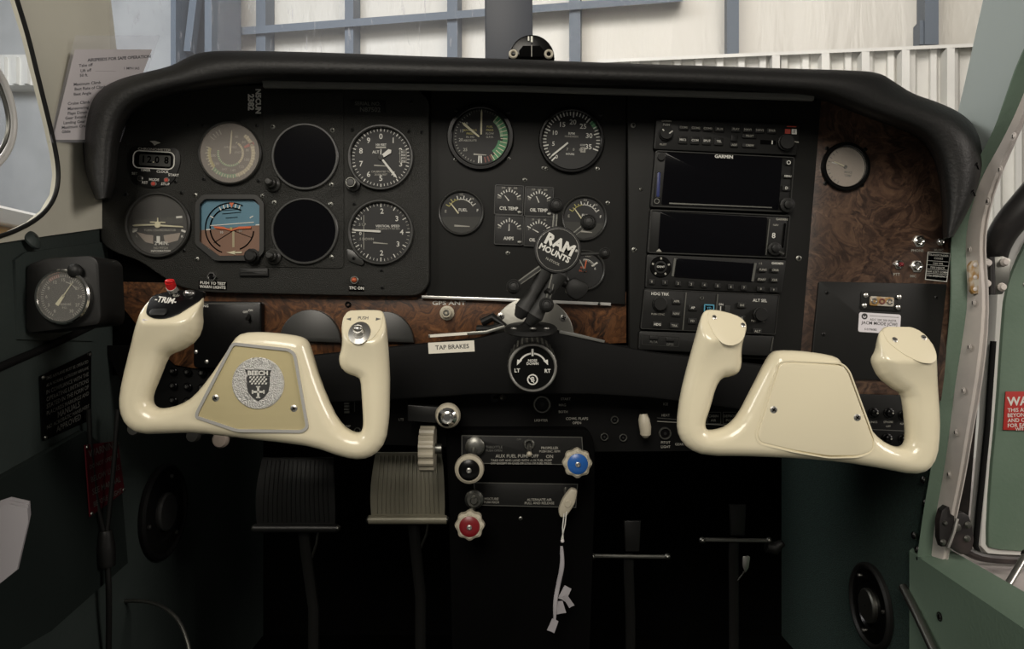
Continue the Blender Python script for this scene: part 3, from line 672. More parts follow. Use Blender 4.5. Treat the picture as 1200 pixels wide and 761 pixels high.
for x, y in ((1023, 484), (1041, 484), (1058, 487), (1039, 514), (1058, 515)):
    b = MB(); cx, cy = t.a(x, y); b.lathe(cx, cy, [(6, 0), (6, 1.5), (4.6, 2), (4.3, 7), (2.5, 8), (.1, 8)], 'black_gloss', 20); b.cyl(cx+1.5, cy+.5, 1.1, 8, 8.4, 'dim_white', 8); b.build('knob', t)
b = MB(); b.text('AVIONICS', *t.a(1021, 495), 3.2, .1, 'dim_white'); b.text('STROBE', *t.a(1041, 495), 3.2, .1, 'dim_white'); b.text('OFF', *t.a(1041, 500), 3.2, .1, 'dim_white'); b.text('NAV', *t.a(1058, 497), 3.2, .1, 'dim_white')
b.bar(t.a(1008, 503), t.a(1076, 506), .8, .8, 0, .2, 'faint'); b.build('lettering', t)
# switches and knobs on the lower panel
LP = .010
def faint_text(b, t, rows, m='faint'):
    for s_, x, y, z in rows: b.text(s_, *t.a(x, y), z, .15, m)
t = LPT
b = MB(); faint_text(b, t, [('FUEL', 393, 466, 4), ('PUMP', 406, 500, 4), ('LTS', 470, 492, 4), ('START', 663, 468, 4), ('MAG', 659, 475, 4), ('BOTH', 660, 483, 4), ('COWL FLAPS', 676, 491, 4.4), ('OPEN', 676, 496, 4), ('ICE', 780, 474, 4), ('HEAT', 780, 487, 4), ('PITOT', 780, 519, 4), ('LIGHT', 780, 524, 4), ('GEAR', 796, 521, 4), ('CABIN', 836, 488, 4), ('AIR', 836, 493, 4), ('DEFROST', 856, 488, 4), ('PULL', 855, 493, 4), ('LIGHTER', 634, 493, 4)], 'dim_white')
b.bar(t.a(770, 494), t.a(860, 499), .9, .9, 0, .2, 'dim_white'); b.bar(t.a(770, 490), t.a(795, 492), .7, .7, 0, .2, 'faint'); b.frame(t.P([(829, 483), (845, 483), (845, 497), (829, 497)]), .6, 0, .2, 'faint'); b.frame(t.P([(847, 483), (863, 483), (863, 497), (847, 497)]), .6, 0, .2, 'faint')
b.build('lettering', t)
for n_, (x, y, r, lab) in enumerate([(720, 492, 4.6, 'upper small round switch left of the cream lever'), (708, 512, 4.6, 'lower left small round switch left of the cream lever'), (730, 513, 4.6, 'lower right small round switch nearest the cream lever'), (635, 474, 10.5, 'dark round socket straight below the trim knob'), (779, 508, 7.5, 'ringed round socket left of the right yoke'), (419, 505, 4, 'tiny ringed switch seen through the left yoke')]):
    t = T('round_switch', lab, 'switch', x, y, LP); b = MB(); b.ring(0, 0, r*.72, r, 0, 3.2, 'dull_steel', 28); b.build('ring', t); b = MB(); b.cyl(0, 0, r*.7, 0, 1.6, 'black_gloss', 24, .4); b.cyl(0, 0, r*.25, 1.6, 3, 'black', 12); b.build('button', t)
t = T('gear_lever', 'cream landing gear lever knob hanging on the dark lower panel', 'lever', 752, 494, LP)
b = MB(); b.tube([(0, 12, 1), (0, 8, 12), (0, 2, 20)], [3, 3, 3], 'black', 12); b.build('shaft', t)
b = MB(); b.tube([(-2, 11, 22), (-1.5, 5, 23), (0, -4, 23), (.5, -12, 22), (.5, -15, 21)], [4.5, 6.6, 6.8, 6.0, 3.2], 'cream_knob', 18); b.build('knob', t)
for n_, (x, y, lab) in enumerate([(404, 468, 'ribbed grey slider seen through the left yoke near its right grip'), ]):
    t = T('slider_switch', lab, 'switch', x+3, y+5, LP); b = MB()
    for i in range(7): b.box(-3, 3, -11+i*3.4, -9+i*3.4, 0, 3+(1 if i % 2 else 0), 'dull_steel')
    b.build('ribs', t); b = MB(); b.box(8, 8.8, -10, 10, 0, .4, 'faint'); b.build('mark', t)
for x, y, lab in ((580, 466, 'small lever switch with a chrome tip below the trim knob on its left'),):
    t = T('lever_switch', lab, 'switch', x, y, LP); b = MB(); b.cyl(0, 0, 6, 0, 3, 'black_gloss', 20, .5); b.build('base', t)
    b = MB(); b.tube([(0, 0, 2), (7, 1, 14)], [2, 2.4], 'black', 10); b.tube([(8, 1, 14), (11, 2, 16)], [3.4, 3.6], 'dull_steel', 12); b.build('lever', t)
# circuit-breaker rows seen through the left yoke opening
k_ = 0
for r_ in range(3):
    for c_ in range(4):
        x = 203+c_*17; y = 435+r_*17+c_*1.0
        t = T('circuit_breaker', 'small black circuit breaker behind the left yoke, %s from the left in the %s row' % (('first', 'second', 'third', 'fourth')[c_], ('top', 'middle', 'bottom')[r_]), 'circuit breaker', x, y, LP-.003, group='circuit breakers behind the left yoke')
        b = MB(); b.ring(0, 0, 3, 4.6, 0, 2.4, 'black_gloss', 18); b.cyl(0, 0, 2.6, 0, 5, 'black', 14, .5); b.text('5', 0, 0, 3.5, 5.05, 'faint'); b.build('button', t)

# key / ignition knob, elevator trim wheel left of the console
t = T('pull_knob', 'round chrome pull knob with a cream collar on a grey bracket', 'knob', 525, 487, -.045)
b = MB(); b.lathe(0, 0, [(11, -30), (12, -8), (14.5, -4), (15, 2), (13, 6)], 'cream_knob', 36); b.build('collar', t)
b = MB(); b.lathe(0, -1, [(11.5, 3), (11, 9), (7.5, 12), (6.5, 10.5), (4.5, 11), (4.2, 13), (.1, 13.3)], 'chrome', 36); b.build('cap', t)
b = MB(); b.prism([(-50, 11), (-8, 8), (-8, -11), (-50, -9)], -30, -14, 'pedal_dark', 2); b.build('bracket', t)
t = T('trim_wheel', 'pale ribbed elevator trim wheel standing edge-on above the right pedal', 'trim wheel', 501.5, 526, -.02)
b = MB(); vs = []; n = 60
for i in range(n):
    a = 2*math.pi*i/n; r = 27 if (i % 4) < 2 else 25
    for x_ in (-8.5, 8.5): vs.append((x_, r*math.cos(a), r*math.sin(a)))
b.add(vs, [(2*i, 2*((i+1) % n), 2*((i+1) % n)+1, 2*i+1) for i in range(n)]+[tuple(2*i for i in range(n-1, -1, -1)), tuple(2*i+1 for i in range(n))], 'cream_knob'); b.build('ribbed_rim', t, sharp=20)
b = MB(); b.tube([(8, 0, 0), (16, 0, 0)], 6, 'dull_steel', 16); b.build('axle', t)

# ---- centre console with engine controls ----
CY_ = -.012
t = T('centre_console', 'black centre console carrying the engine control knobs', 'console', 608, 600, CY_)
b = MB(); b.prism(t.P(cornered([(522, 503), (690, 503), (697, 520), (697, 600), (690, 800), (530, 800), (526, 600)], 8)), -120, 0, 'deep_black', 3); b.build('body', t)
b = MB(); b.prism(t.P(cornered([(541, 510), (682, 512), (684, 545), (541, 543)], 3)), 0, 2, 'black', .6); b.frame(t.P([(541, 510), (682, 512), (684, 545), (541, 543)]), .9, 1.8, 2.3, 'dull_steel'); b.build('upper_placard', t)
b = MB(); b.prism(t.P([(555, 565), (677, 567), (675, 595), (557, 592)]), 0, 2, 'black', .6); b.frame(t.P([(555, 565), (677, 567), (675, 595), (557, 592)]), .9, 1.8, 2.3, 'dull_steel'); b.build('lower_placard', t)
b = MB()
for s_, x, y, z, m in [('THROTTLE', 579, 524, 4.0, 'faint'), ('PUSH OPEN', 579, 528, 3.6, 'faint'), ('PROPELLER', 644, 525, 4, 'dim_white'), ('PUSH INC. RPM', 644, 529, 3.6, 'dim_white'), ('AUX FUEL PUMP OFF', 606, 534.5, 5.4, 'dim_white'), ('ON', 644, 535, 5.4, 'dim_white'), ('TAKE OFF AND LAND WITH AUX FUEL PUMP', 611, 539.5, 3.5, 'dim_white'), ('OFF EXCEPT IN CASE OF LOSS OF FUEL PRESS.', 611, 543, 3.5, 'dim_white'), ('OFF', 608, 515, 3, 'faint'), ('MIXTURE', 576, 584.5, 4, 'dim_white'), ('PUSH RICH', 576, 588.5, 3.6, 'dim_white'), ('ALTERNATE AIR', 632, 585.5, 4, 'dim_white'), ('PULL AND RELEASE', 632, 589.5, 4, 'dim_white')]:
    b.text(s_, *t.a(x, y), z, 2.4, m)
b.build('lettering', t)
screw(t, 610, 608, 0, 2.4)
t = T('fuel_pump_switch', 'toggle switch with a steel ring in the middle of the console placard', 'switch', 620, 521, CY_-.002)
b = MB(); b.ring(0, 0, 3.8, 6.5, 0, 3, 'dull_steel', 24); b.build('ring', t); b = MB(); b.tube([(0, 0, 2), (0, -8, 13)], [1.8, 2.8], 'steel', 12); b.ball((0, -9, 13.5), 3.3, 'cream_knob', 14); b.build('toggle', t)
def engine_knob(name, label, px, py, capm, capc, R, lobes, stem=True, base=None):
    t = T(name, label, 'control knob', px, py, CY_-.055)
    bx = base or (px, py-6); sx, sy = t.a(*bx)
    if base:
        b = MB(); b.lathe(sx, sy, [(12, -60), (12, -50), (9, -48), (5, -47)], 'dull_steel', 28); b.build('bushing', t)
    b = MB(); b.tube([(sx*.9, sy*.9, -56), (0, 0, -6)], 4.2, 'dull_steel', 14); b.build('shaft', t)
    b = MB(); b.lathe(0, 0, [(R*.55, -12), (R*.95, -9), (R, -3), (R*.95, 3), (R*.78, 5.5), (R*.72, 5.5)], capm, 64, lobes, .06 if lobes else 0); b.build('rim', t)
    b = MB(); b.lathe(0, 0, [(R*.72, 4), (R*.70, 6.5), (R*.50, 8.2), (R*.22, 8.6), (.1, 8.6)], capc, 40); b.build('cap', t)
    b = MB(); b.lathe(0, 0, [(3, 8.4), (3, 10), (1.6, 10.4), (1.4, 9.4), (.1, 9.4)], 'steel', 18); b.build('nut', t)
engine_knob('throttle_knob', 'round black throttle knob with a pale steel rim on the console', 550, 550, 'cream_knob', 'black_gloss', 17.5, 0, base=(554, 532))
engine_knob('propeller_knob', 'blue propeller control knob with a scalloped cream rim', 676.5, 543, 'cream_knob', 'blue_knob', 17, 8)
engine_knob('mixture_knob', 'red mixture control knob with a scalloped cream rim', 550.5, 616, 'cream_knob', 'red_knob', 17, 8)
t = T('console_bushing', 'dull grey bushing between the throttle and the red knob', 'bushing', 556, 584, CY_)
b = MB(); b.lathe(0, 0, [(11, 0), (11, 8), (8, 10), (4.5, 10)], 'dull_steel', 28); b.build('flange', t); b = MB(); b.cyl(0, 0, 4.4, 2, 16, 'dull_steel', 16, 1); b.build('stub', t)
t = T('alternate_air_handle', 'cream T-handle tilted on the lower right of the console', 'pull handle', 665, 590, CY_-.03, -28)
b = MB(); b.tube([(-4, 9, -28), (0, 2, -3)], 3.6, 'steel', 12); b.build('shaft', t)
b = MB(); b.prism(cornered([(-5, 18), (3, 20), (8, 4), (6, -14), (0, -19), (-6, -12), (-8, 2)], 6, 4), -4, 4, 'cream_knob', 2.4); b.cyl(0, 0, 4.2, 4, 5, 'cream_knob', 20, .6); b.build('handle', t)
t = T('string_tag', 'crumpled tag on a white string hanging from the cream T-handle', 'tag', 663, 612, CY_-.034)
b = MB(); b.tube([(*t.a(664, 600), 0), (*t.a(662, 615), 2), (*t.a(658, 632), 1)], .7, 'white', 6); b.tube([(*t.a(661, 602), 1), (*t.a(659, 618), 3), (*t.a(660, 634), 1)], .7, 'white', 6); b.ball((*t.a(659, 634), 1), 2.3, 'paper', 10)
b.build('string', t)
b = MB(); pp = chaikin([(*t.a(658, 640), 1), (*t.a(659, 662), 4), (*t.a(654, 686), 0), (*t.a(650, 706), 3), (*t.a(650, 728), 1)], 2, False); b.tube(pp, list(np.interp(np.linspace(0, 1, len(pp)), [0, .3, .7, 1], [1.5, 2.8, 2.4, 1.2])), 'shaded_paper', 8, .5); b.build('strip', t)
b = MB()
for i, (x, y, w_, h_, a_) in enumerate([(662, 696, 5, 9, -25), (656, 712, 6, 8, 12), (648, 733, 4.5, 8, -20), (666, 704, 3.5, 8, 30)]):
    cx, cy = t.a(x, y); v = []
    for dx, dy, dz in ((-w_, -h_, 0), (0, -h_*.8, 4), (w_, -h_, 1), (w_*.8, h_, 5), (0, h_*.9, 1), (-w_*.9, h_, 3)):
        c, q = math.cos(R_(a_)), math.sin(R_(a_)); v.append((cx+dx*c-dy*q, cy+dx*q+dy*c, dz-2+i))
    v2 = [(x_, y_, z_-.8) for x_, y_, z_ in v]
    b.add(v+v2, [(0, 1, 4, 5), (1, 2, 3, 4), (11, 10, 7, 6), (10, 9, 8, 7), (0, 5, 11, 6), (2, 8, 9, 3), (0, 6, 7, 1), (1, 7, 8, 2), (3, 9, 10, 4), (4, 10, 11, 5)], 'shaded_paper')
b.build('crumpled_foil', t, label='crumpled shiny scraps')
# ======================= GAUGES =======================
def gauge(name, label, px, py, R, Y=FP_Y, rot=0, face='dial', marks=None, hands=(), gl='glass', bez='bezel', wide=4.5, deep=5, knob=None, hub=2.6, screws=()):
    t = T(name, label, 'gauge', px, py, Y, rot)
    b = MB(); b.lathe(0, 0, [(R+wide, 0), (R+wide, deep-1.2), (R+wide-1, deep), (R+1.2, deep), (R, deep-.8), (R-.6, .8)], bez, 56, cap=False); b.build('bezel', t)
    b = MB(); b.cyl(0, 0, R, 0, .8, face, 56); b.build('dial_face', t)
    if marks:
        b = MB(); marks(b, R, 1.0); b.build('dial_markings', t)
    for h in hands:
        a, L, tail, w0, w1, m = h[:6]; cx, cy = (h[6], h[7]) if len(h) > 6 else (0, 0); d = (math.sin(R_(a)), math.cos(R_(a))); n_ = (d[1], -d[0])
        q = lambda u, v_: (cx+d[0]*u+n_[0]*v_, cy+d[1]*u+n_[1]*v_)
        pl = [q(-tail, -w0*.4), q(0, -w0/2), q(L*.86, -w1/2), q(L, -.15), q(L, .15), q(L*.86, w1/2), q(0, w0/2), q(-tail, w0*.4)]
        b = MB(); b.prism(pl, 1.5, 2.2, m); b.build('needle', t)
    if hub:
        hx, hy = (hands[0][6], hands[0][7]) if hands and len(hands[0]) > 6 else (0, 0)
        b = MB(); b.cyl(hx, hy, hub, 1, 2.8, 'dial_grey', 18, .5); b.build('hub', t)
    b = MB(); b.cyl(0, 0, R-.4, deep-1.9, deep-1.5, gl, 48); b.build('glass', t)
    if knob:
        kx, ky = t.a(knob[0], knob[1]); kr = knob[2]
        b = MB(); b.lathe(kx, ky, [(kr+3, 0), (kr+3, deep-1), (kr+1.5, deep), (kr*.7, deep), (kr*.7, deep+2), (kr, deep+2.5), (kr*.95, deep+9), (kr*.7, deep+10.5), (.1, deep+10.6)], 'bezel', 28); b.build('knob', t)
    for s_ in screws: screw(t, s_[0], s_[1], 0, 2.4, 'dull_steel', ang=random.random()*3)
    return t
# airspeed indicator
def m_asi(b, R, z):
    b.arc(-78, 35, R*.88, R*.98, z, 'dial_grey')
    b.arc(38, 165, R*.70, R*.82, z, 'trim_gold'); b.arc(165, 230, R*.70, R*.82, z, 'green_mark'); b.arc(230, 285, R*.66, R*.76, z, 'yellow_mark')
    b.arc(40, 140, R*.38, R*.45, z, 'trim_gold'); b.arc(140, 285, R*.38, R*.45, z, 'green_mark'); b.arc(62, 70, R*.5, R*.85, z, 'red_mark')
    for a in range(40, 290, 7): b.tick(a, R*.72, R*(.84 if a % 2 else .80), .8, z+.15, 'cream_mark')
    for a in range(30, 290, 9): b.tick(a, R*.38, R*.44, .7, z+.15, 'cream_mark')
    for s_, a in (('40', 20), ('60', 50), ('80', 80), ('100', 112), ('120', 142), ('140', 172), ('160', 202), ('180', 232), ('200', 262)): b.num(s_, a, R*.58, 4.4, z+.15, 'dim_white')
    b.text('AIRSPEED', 0, 7, 3.6, z+.15, 'dim_white'); b.text('KNOTS', 10, 1, 3.2, z+.15, 'dim_white')
    for a in (-50, -42, -34, -26): b.tick(a, R*.70, R*.88, 1.2, z+.15, 'dim_white')
gauge('airspeed_indicator', 'round airspeed indicator with a hazy face and coloured arcs', 270.5, 180, 35, face='dial_grey', marks=m_asi, hands=[(4, 27, 1, 1.8, 1.6, 'cream_mark')], gl='glass_sheen_strong', wide=2.2, hub=0)
# turn coordinator
def m_turn(b, R, z):
    b.prism([(-R*.85, 6), (R*.85, 10), (R*.80, 2), (-R*.8, -2)], z-.2, z, 'dial_grey')
    b.prism([(-26, -8), (-14, -11), (-6, -12), (-6, -22), (-15, -20)], z-.2, z+.05, 'dial_pale'); b.prism([(6, -12), (26, -9), (23, -18), (8, -22)], z-.2, z+.05, 'dial_pale'); b.prism([(-2, -13), (2, -13), (2, -21), (-2, -21)], z, z+.1, 'white')
    b.bar((21, 9), (28, 9.6), 2.4, 2.4, z, z+.3, 'white'); b.bar((-30, -5), (-24, -4.5), 2, 2, z, z+.3, 'dim_white'); b.bar((27, -6), (32, -8), 2.4, 2.4, z, z+.3, 'white'); b.bar((-30, -8), (-25, -6), 2.2, 2.2, z, z+.3, 'white')
    b.text('L', -25, -13, 4, z+.3, 'dim_white'); b.text('R', 28, -13.5, 4.2, z+.3, 'white')
    b.text('TURN COORDINATOR', 2, -6.2, 3.6, z+.4, 'dim_white'); b.text('2 MIN.', 4, -21.5, 6, z+.3, 'white'); b.text('NO PITCH', 3, -27, 3.6, z+.3, 'dim_white'); b.text('INFORMATION', 3, -30.5, 3.4, z+.3, 'white')
t = gauge('turn_coordinator', 'round turn coordinator gauge marked 2 MIN with a small white aeroplane', 186, 264, 35, marks=m_turn, wide=3.5, hub=0, gl='glass_sheen_faint')
b = MB(); b.prism([(-30, -.4), (-26, .6), (-3, 1.0), (3, .4), (29, -1.6), (30, -3), (2, -1.6), (-4, -.6), (-28, -1.6)], 2, 2.8, 'cream_mark'); b.cyl(0, 0, 3.8, 2, 3.2, 'cream_mark', 20, .5); b.prism([(-9, 2.6), (9, 2.2), (9, 3.6), (-9, 4)], 2, 2.6, 'cream_mark'); b.prism([(-.8, 3), (.8, 3), (.5, 8.5), (-.5, 8.5)], 2, 2.7, 'cream_mark'); b.build('aeroplane_symbol', t)
# attitude indicator
t = T('attitude_indicator', 'square-cornered attitude indicator with blue sky and brown ground', 'gauge', 271, 267, FP_Y)
oc = [(240, 229), (302, 229), (311, 238), (311, 296), (302, 306), (254, 306), (231, 287), (231, 238)]
ic = cornered([(236, 235.5), (305, 235.5), (306, 299), (258, 300), (236, 284)], 8)
b = MB(); b.prism(t.P(cornered(oc, 3)), 0, .6, 'bezel'); b.build('dial_face', t)
b = MB(); b.frame(t.P(cornered(oc, 4)), 5.2, 0, 5.5, 'bezel'); b.prism(t.P([(231, 284), (236, 284), (259, 301), (254, 306)]), 0, 5.4, 'bezel'); b.build('bezel', t)
b = MB(); b.prism(t.P([(236, 235), (297, 235), (306, 243), (306, 264), (236, 270)]), .5, 1.0, 'sky_blue'); b.build('sky_card', t)
b = MB(); b.prism(t.P([(236, 270), (306, 264), (306, 299), (258, 300), (236, 285)]), .5, 1.0, 'ground_brown'); b.build('ground_card', t)
b = MB(); b.arc(-160, 28, 29, 30.6, 1.3, 'deep_black', 0, -1); b.arc(-150, 30, 23.3, 25, 1.4, 'deep_black', 0, -1); b.arc(95, 160, 24, 25.5, 1.4, 'deep_black', 2, -2)
b.bar(t.a(247, 264.8), t.a(298, 260.7), 1.0, 1.0, 1.3, 1.5, 'white'); b.bar(t.a(300, 264), t.a(306, 263.7), 1.3, 1.3, 1.3, 1.5, 'white'); b.bar(t.a(242, 269.6), t.a(247, 269.2), 1.3, 1.3, 1.3, 1.5, 'white')
for a in (-60, -30, -20, -10, 0, 10, 20, 60): b.tick(a, 24.5, 29, 1.2, 1.6, 'white', 1, -1)
b.prism([(-1.8, 29), (3.8, 29), (1, 23.5)], 1.4, 1.8, 'orange_mark'); b.bar((-10, 16), (12, 18), .7, .7, 1.3, 1.5, 'deep_black'); b.bar((-6, 11), (8, 12.2), .7, .7, 1.3, 1.5, 'deep_black'); b.bar((-9, 20), (11, 21.5), .5, .5, 1.3, 1.5, 'deep_black')
b.bar((3, -4), (3, -23), 2.6, 2.6, 1.2, 1.4, 'trim_gold'); b.bar((2, -4), (-20, -18), .7, .7, 1.2, 1.4, 'deep_black'); b.bar((4, -4), (25, -12), .7, .7, 1.2, 1.4, 'deep_black'); b.text('10', -11, -5.6, 4, 1.5, 'white'); b.text('10', 11, -4, 4, 1.5, 'dim_white'); b.build('dial_markings', t)
b = MB(); b.prism([(-20, 1.4), (-8, .8), (-5, -.8), (1, -2.4), (7, -.6), (10, 1), (24, 1.2), (24, -1.0), (8, -2), (1, -4.2), (-6, -2.2), (-18, -1.0)], 2, 2.8, 'orange_mark'); b.cyl(1, -1.3, 1.6, 2.6, 3.2, 'yellow_mark', 12); b.build('aeroplane_bar', t)
b = MB(); b.prism([(-5, -29), (0, -28.4), (6, -27), (4, -28.6), (13, -28.2), (13, -30), (4, -30), (6, -31.8), (0, -30.4)], 1, 2, 'cream_mark'); b.build('miniature_aeroplane', t)
b = MB(); b.prism(t.P(ic), 3.2, 3.6, 'glass'); b.build('glass', t)
b = MB(); x, y = t.a(297, 301); b.lathe(x, y, [(9, 4), (9, 6), (7, 7), (7, 12), (5, 13.5), (.1, 13.6)], 'black', 28, 10, .03); b.build('knob', t)
for x, y in ((229, 229), (308, 230), (231, 304)): screw(t, x, y, 0, 2.8, 'dull_steel', ang=random.random()*3)
# electronic round displays
for nm, lab, px, py, kx, ky in (('heading_display', 'upper of two unlit black round displays in the flight panel', 358, 184, 320, 216), ('navigation_display', 'lower of two unlit black round displays in the flight panel', 357.5, 271, 321, 301)):
    t = T(nm, lab, 'display', px, py, FP_Y-.0012)
    b = MB(); b.lathe(0, 0, [(39.5, 0), (39.5, 2.5), (38.5, 3.4), (36.6, 3.4), (36, 2.4)], 'bezel', 56, cap=False); b.build('bezel', t)
    b = MB(); b.cyl(0, 0, 36.5, 0, 2.2, 'screen', 56); b.build('screen', t)
    x, y = t.a(kx, ky); b = MB(); b.lathe(x, y, [(10, 0), (9, 3), (7, 4), (6.2, 5), (6, 12), (4.6, 13), (4.3, 18), (3, 19.5), (.1, 19.6)], 'bezel', 28, 0, 0); b.build('knob', t)
# altimeter
def m_alt(b, R, z):
    for i in range(50): b.tick(i*7.2, R*.88, R*(.96 if i % 5 else .98), .7 if i % 5 else 1.2, z, 'white')
    for i in range(10): b.num(str(i), i*36, R*.70, 9, z)
    b.box(22, 30, -6, 9, z-.1, z+.05, 'dial_grey'); b.frame([(22, -6), (30, -6), (30, 9), (22, 9)], .5, z, z+.2, 'dim_white')
    for i, s_ in enumerate(('30.1', '30.0', '29.9', '29.8')): b.text(s_, 26, 6.4-i*3.6, 3.2, z+.1)
    b.text('100 FEET', 0, 15, 3.4, z); b.text('ALT', -6, 6.4, 4.6, z); b.bar((-8, -9), (7, -10), 1.6, .8, z-.1, z, 'dim_white')
    b.text('CALIBRATED TO', 0, -16.5, 3, z, 'dim_white'); b.text('20,000 FEET', 0, -20, 3, z, 'dim_white'); b.box(-6, 6, 11, 13, z, z+.1, 'dim_white')
t = gauge('altimeter', 'round black altimeter with numbers 0 to 9 and broad white hands', 446.5, 185, 35, marks=m_alt, hands=[(142, 31, 2, 2.2, 2.6, 'white'), (55, 15, 3, 3.4, 5.5, 'white'), (2, 10, 1, 1.2, 1.2, 'white')], hub=3.4, wide=3.6, knob=(414, 216.5, 5.6))
x, y = t.a(414, 216.5); b = MB(); b.ring(x, y, 4.4, 6.0, 15, 16, 'dull_steel', 28); b.build('knob_ring', t)
# vertical speed
def m_vsi(b, R, z):
    for i in range(-5, 41):
        a = -90+i*0; 
    for i in range(48):
        a = i*7.5
        if 20 < (a-270+360) % 360 < 20: continue
        b.tick(a, R*(.84 if i % 4 == 0 else .89), R*.97, 1.1 if i % 4 == 0 else .6, z, 'white' if (a > 170 or i % 4 == 0) else 'dim_white')
    for s_, a in (('2', 3), ('3', 50), ('4', 90), ('3', 125), ('2', 178)): b.num(s_, a, R*.70, 8.5, z)
    b.text('VERTICAL SPEED', 8, 7.2, 3.8, z); b.text('THOUSAND FT PER MIN', 8, 4, 2.6, z, 'dim_white')
    b.text('1', -23, 16, 4.5, z); b.text('0', -24, -1.5, 5.5, z); b.text('1', -23, -16, 4.5, z); b.text('.5 UP', -22, 9, 4.2, z, 'dim_white'); b.text('.5 DOWN', -17, -8, 4, z, 'dim_white'); b.bar((-20, 20), (-20, -20), .7, .7, z-.1, z, 'dim_white')
    b.bar((-9, -12), (8, -13.5), 1.8, .8, z-.1, z, 'dim_white')
t = gauge('vertical_speed_indicator', 'round vertical speed gauge with a white needle pointing left at zero', 446.5, 272.5, 35, marks=m_vsi, hands=[(-87, 31, 3, 2.6, 2.0, 'white', -3, 1)], hub=0, wide=3.6)
b = MB(); b.prism(t.P(cornered([(406, 291), (420, 296), (428, 309), (424, 312), (408, 306)], 4)), 0, 3, 'bezel', 1); b.build('mounting_ear', t); screw(t, 415, 303, 3, 2.2, 'black')
# manifold pressure / fuel flow
def m_mp(b, R, z):
    b.arc(38, 152, R*.80, R*.97, z, 'green_mark'); b.arc(40, 90, R*.70, R*.80, z, 'green_pale'); b.arc(100, 140, R*.64, R*.80, z, 'green_mark')
    for a in range(40, 150, 9): b.tick(a, R*.72, R*.96, .8, z+.1, 'cream_mark')
    for s_, a in (('10', -48), ('15', -72), ('20', -98), ('25', -130)): b.num(s_, a, R*.70, 5, z, 'dim_white')
    for a in range(-165, -20, 7): b.tick(a, R*.86, R*.92, .7, z, 'dim_white')
    for a in range(-20, 40, 6): b.tick(a, R*.90, R*.97, .6, z, 'faint')
    for a in (178, 184): b.tick(a, R*.66, R*.92, 1.6, z, 'white')
    for a in (152, 160, 168): b.tick(a, R*.72, R*.92, 1.8, z, 'brown_red')
    for s_, y_ in (('MANIFOLD', 8), ('PRESS.', 4), ('IN. HG', 0), ('ABSOLUTE', -4)): b.text(s_, -12, y_, 3.2, z, 'yellow_mark' if y_ > 0 else 'dim_white')
    for s_, y_ in (('FUEL', 12), ('PRESS', 8), ('FLOW', 4), ('G.P.H.', 0)): b.text(s_, 11, y_, 3.4, z, 'yellow_mark' if y_ > 5 else 'dim_white')
    b.bar((-8, -20), (7, -21), 1.8, .8, z-.1, z, 'dim_white')
gauge('manifold_pressure_gauge', 'round manifold pressure and fuel flow gauge with a green arc', 563, 161, 33, 0, marks=m_mp, hands=[(-50, 24, 2, 1.8, 2.8, 'cream_mark', -3, 1.5), (1, 24, 5, 2.2, 1.8, 'cream_mark', 1, 8)], hub=0, wide=6, bez='black_gloss', screws=((596, 186), (534, 187)))
def m_rpm(b, R, z):
    a0 = -138; per = 7.05
    for i in range(36):
        a = a0+i*per+ (0); b.tick(a, R*(.80 if i % 5 == 0 else .86), R*.98, 1.5 if i % 5 == 0 else 1.1, z, 'green_pale' if i in (26, 27) else 'white')
    for i, s_ in enumerate(('0', '5', '10', '15', '20', '25', '30', '35')):
        if i == 0: b.num(s_, -140, R*.76, 6, z)
        else: b.num(s_, a0+i*5*per, R*.63, 8.2 if i > 2 else 7, z)
    b.arc(45, 62, R*.86, R*1.0, z-.05, 'green_mark'); b.text('RPM', 0, 8, 4.2, z); b.text('HUNDREDS', 0, 4.6, 3, z, 'dim_white'); b.text('HOURS', -1, -16, 3, z); b.text('1/10', 13, -5, 3.4, z)
    for i, s_ in enumerate(('3', '7', '0', '8')): b.text(s_, -12+i*7.5, -10.6, 4.4, z, 'dim_white')
    b.box(11, 17, -13.5, -7.5, z-.1, z, 'dim_white'); b.text('2', 14, -10.6, 4.4, z+.1, 'deep_black')
gauge('tachometer', 'round black tachometer with large white numbers from 0 to 35', 669.5, 165, 34, 0, -2, marks=m_rpm, hands=[(-131, 26, 0, 2.0, 2.0, 'white', -4, -3)], hub=0, wide=4.5, bez='black_gloss', screws=((637, 197),))
# fuel gauges
def m_fuel(b, R, z):
    b.arc(-62, -10, R*.62, R*.66, z, 'yellow_mark'); b.arc(-10, 62, R*.62, R*.66, z, 'white')
    for a in range(-62, 63, 12): b.tick(a, R*.62, R*(.82 if (a+62) % 24 == 0 else .74), 1.0, z, 'white' if a > -20 else 'yellow_mark')
    b.text('E', -R*.74, R*.06, 4.6, z, 'dim_white'); b.text('F', R*.78, R*.10, 4.8, z); b.text('FUEL', 2, 3, 4.8, z); b.text('1/2', 0, R*.86, 3.4, z, 'dim_white'); b.text('3/4', R*.52, R*.66, 3.4, z, 'dim_white')
    b.prism([(-R*.98, -5), (R*.98, -5), (R*.86, -12), (R*.5, -R*.86), (0, -R*.98), (-R*.5, -R*.86), (-R*.86, -12)], z-.3, z-.05, 'dial_grey'); b.bar((-8, -R*.62), (10, -R*.66), 2.2, 1, z-.1, z, 'dim_white')
for lab, px, py in (('round fuel gauge at the far left of the engine instrument panel', 540.5, 249.5), ('round fuel gauge on the right, behind the phone mount arms', 684.5, 256)):
    gauge('fuel_gauge', lab, px, py, 24.5, 0, -3 if px > 600 else 0, marks=m_fuel, hands=[(-38, 15, 0, 1.5, 1.1, 'cream_mark', -3, -1)], hub=0, wide=2.4, deep=4)
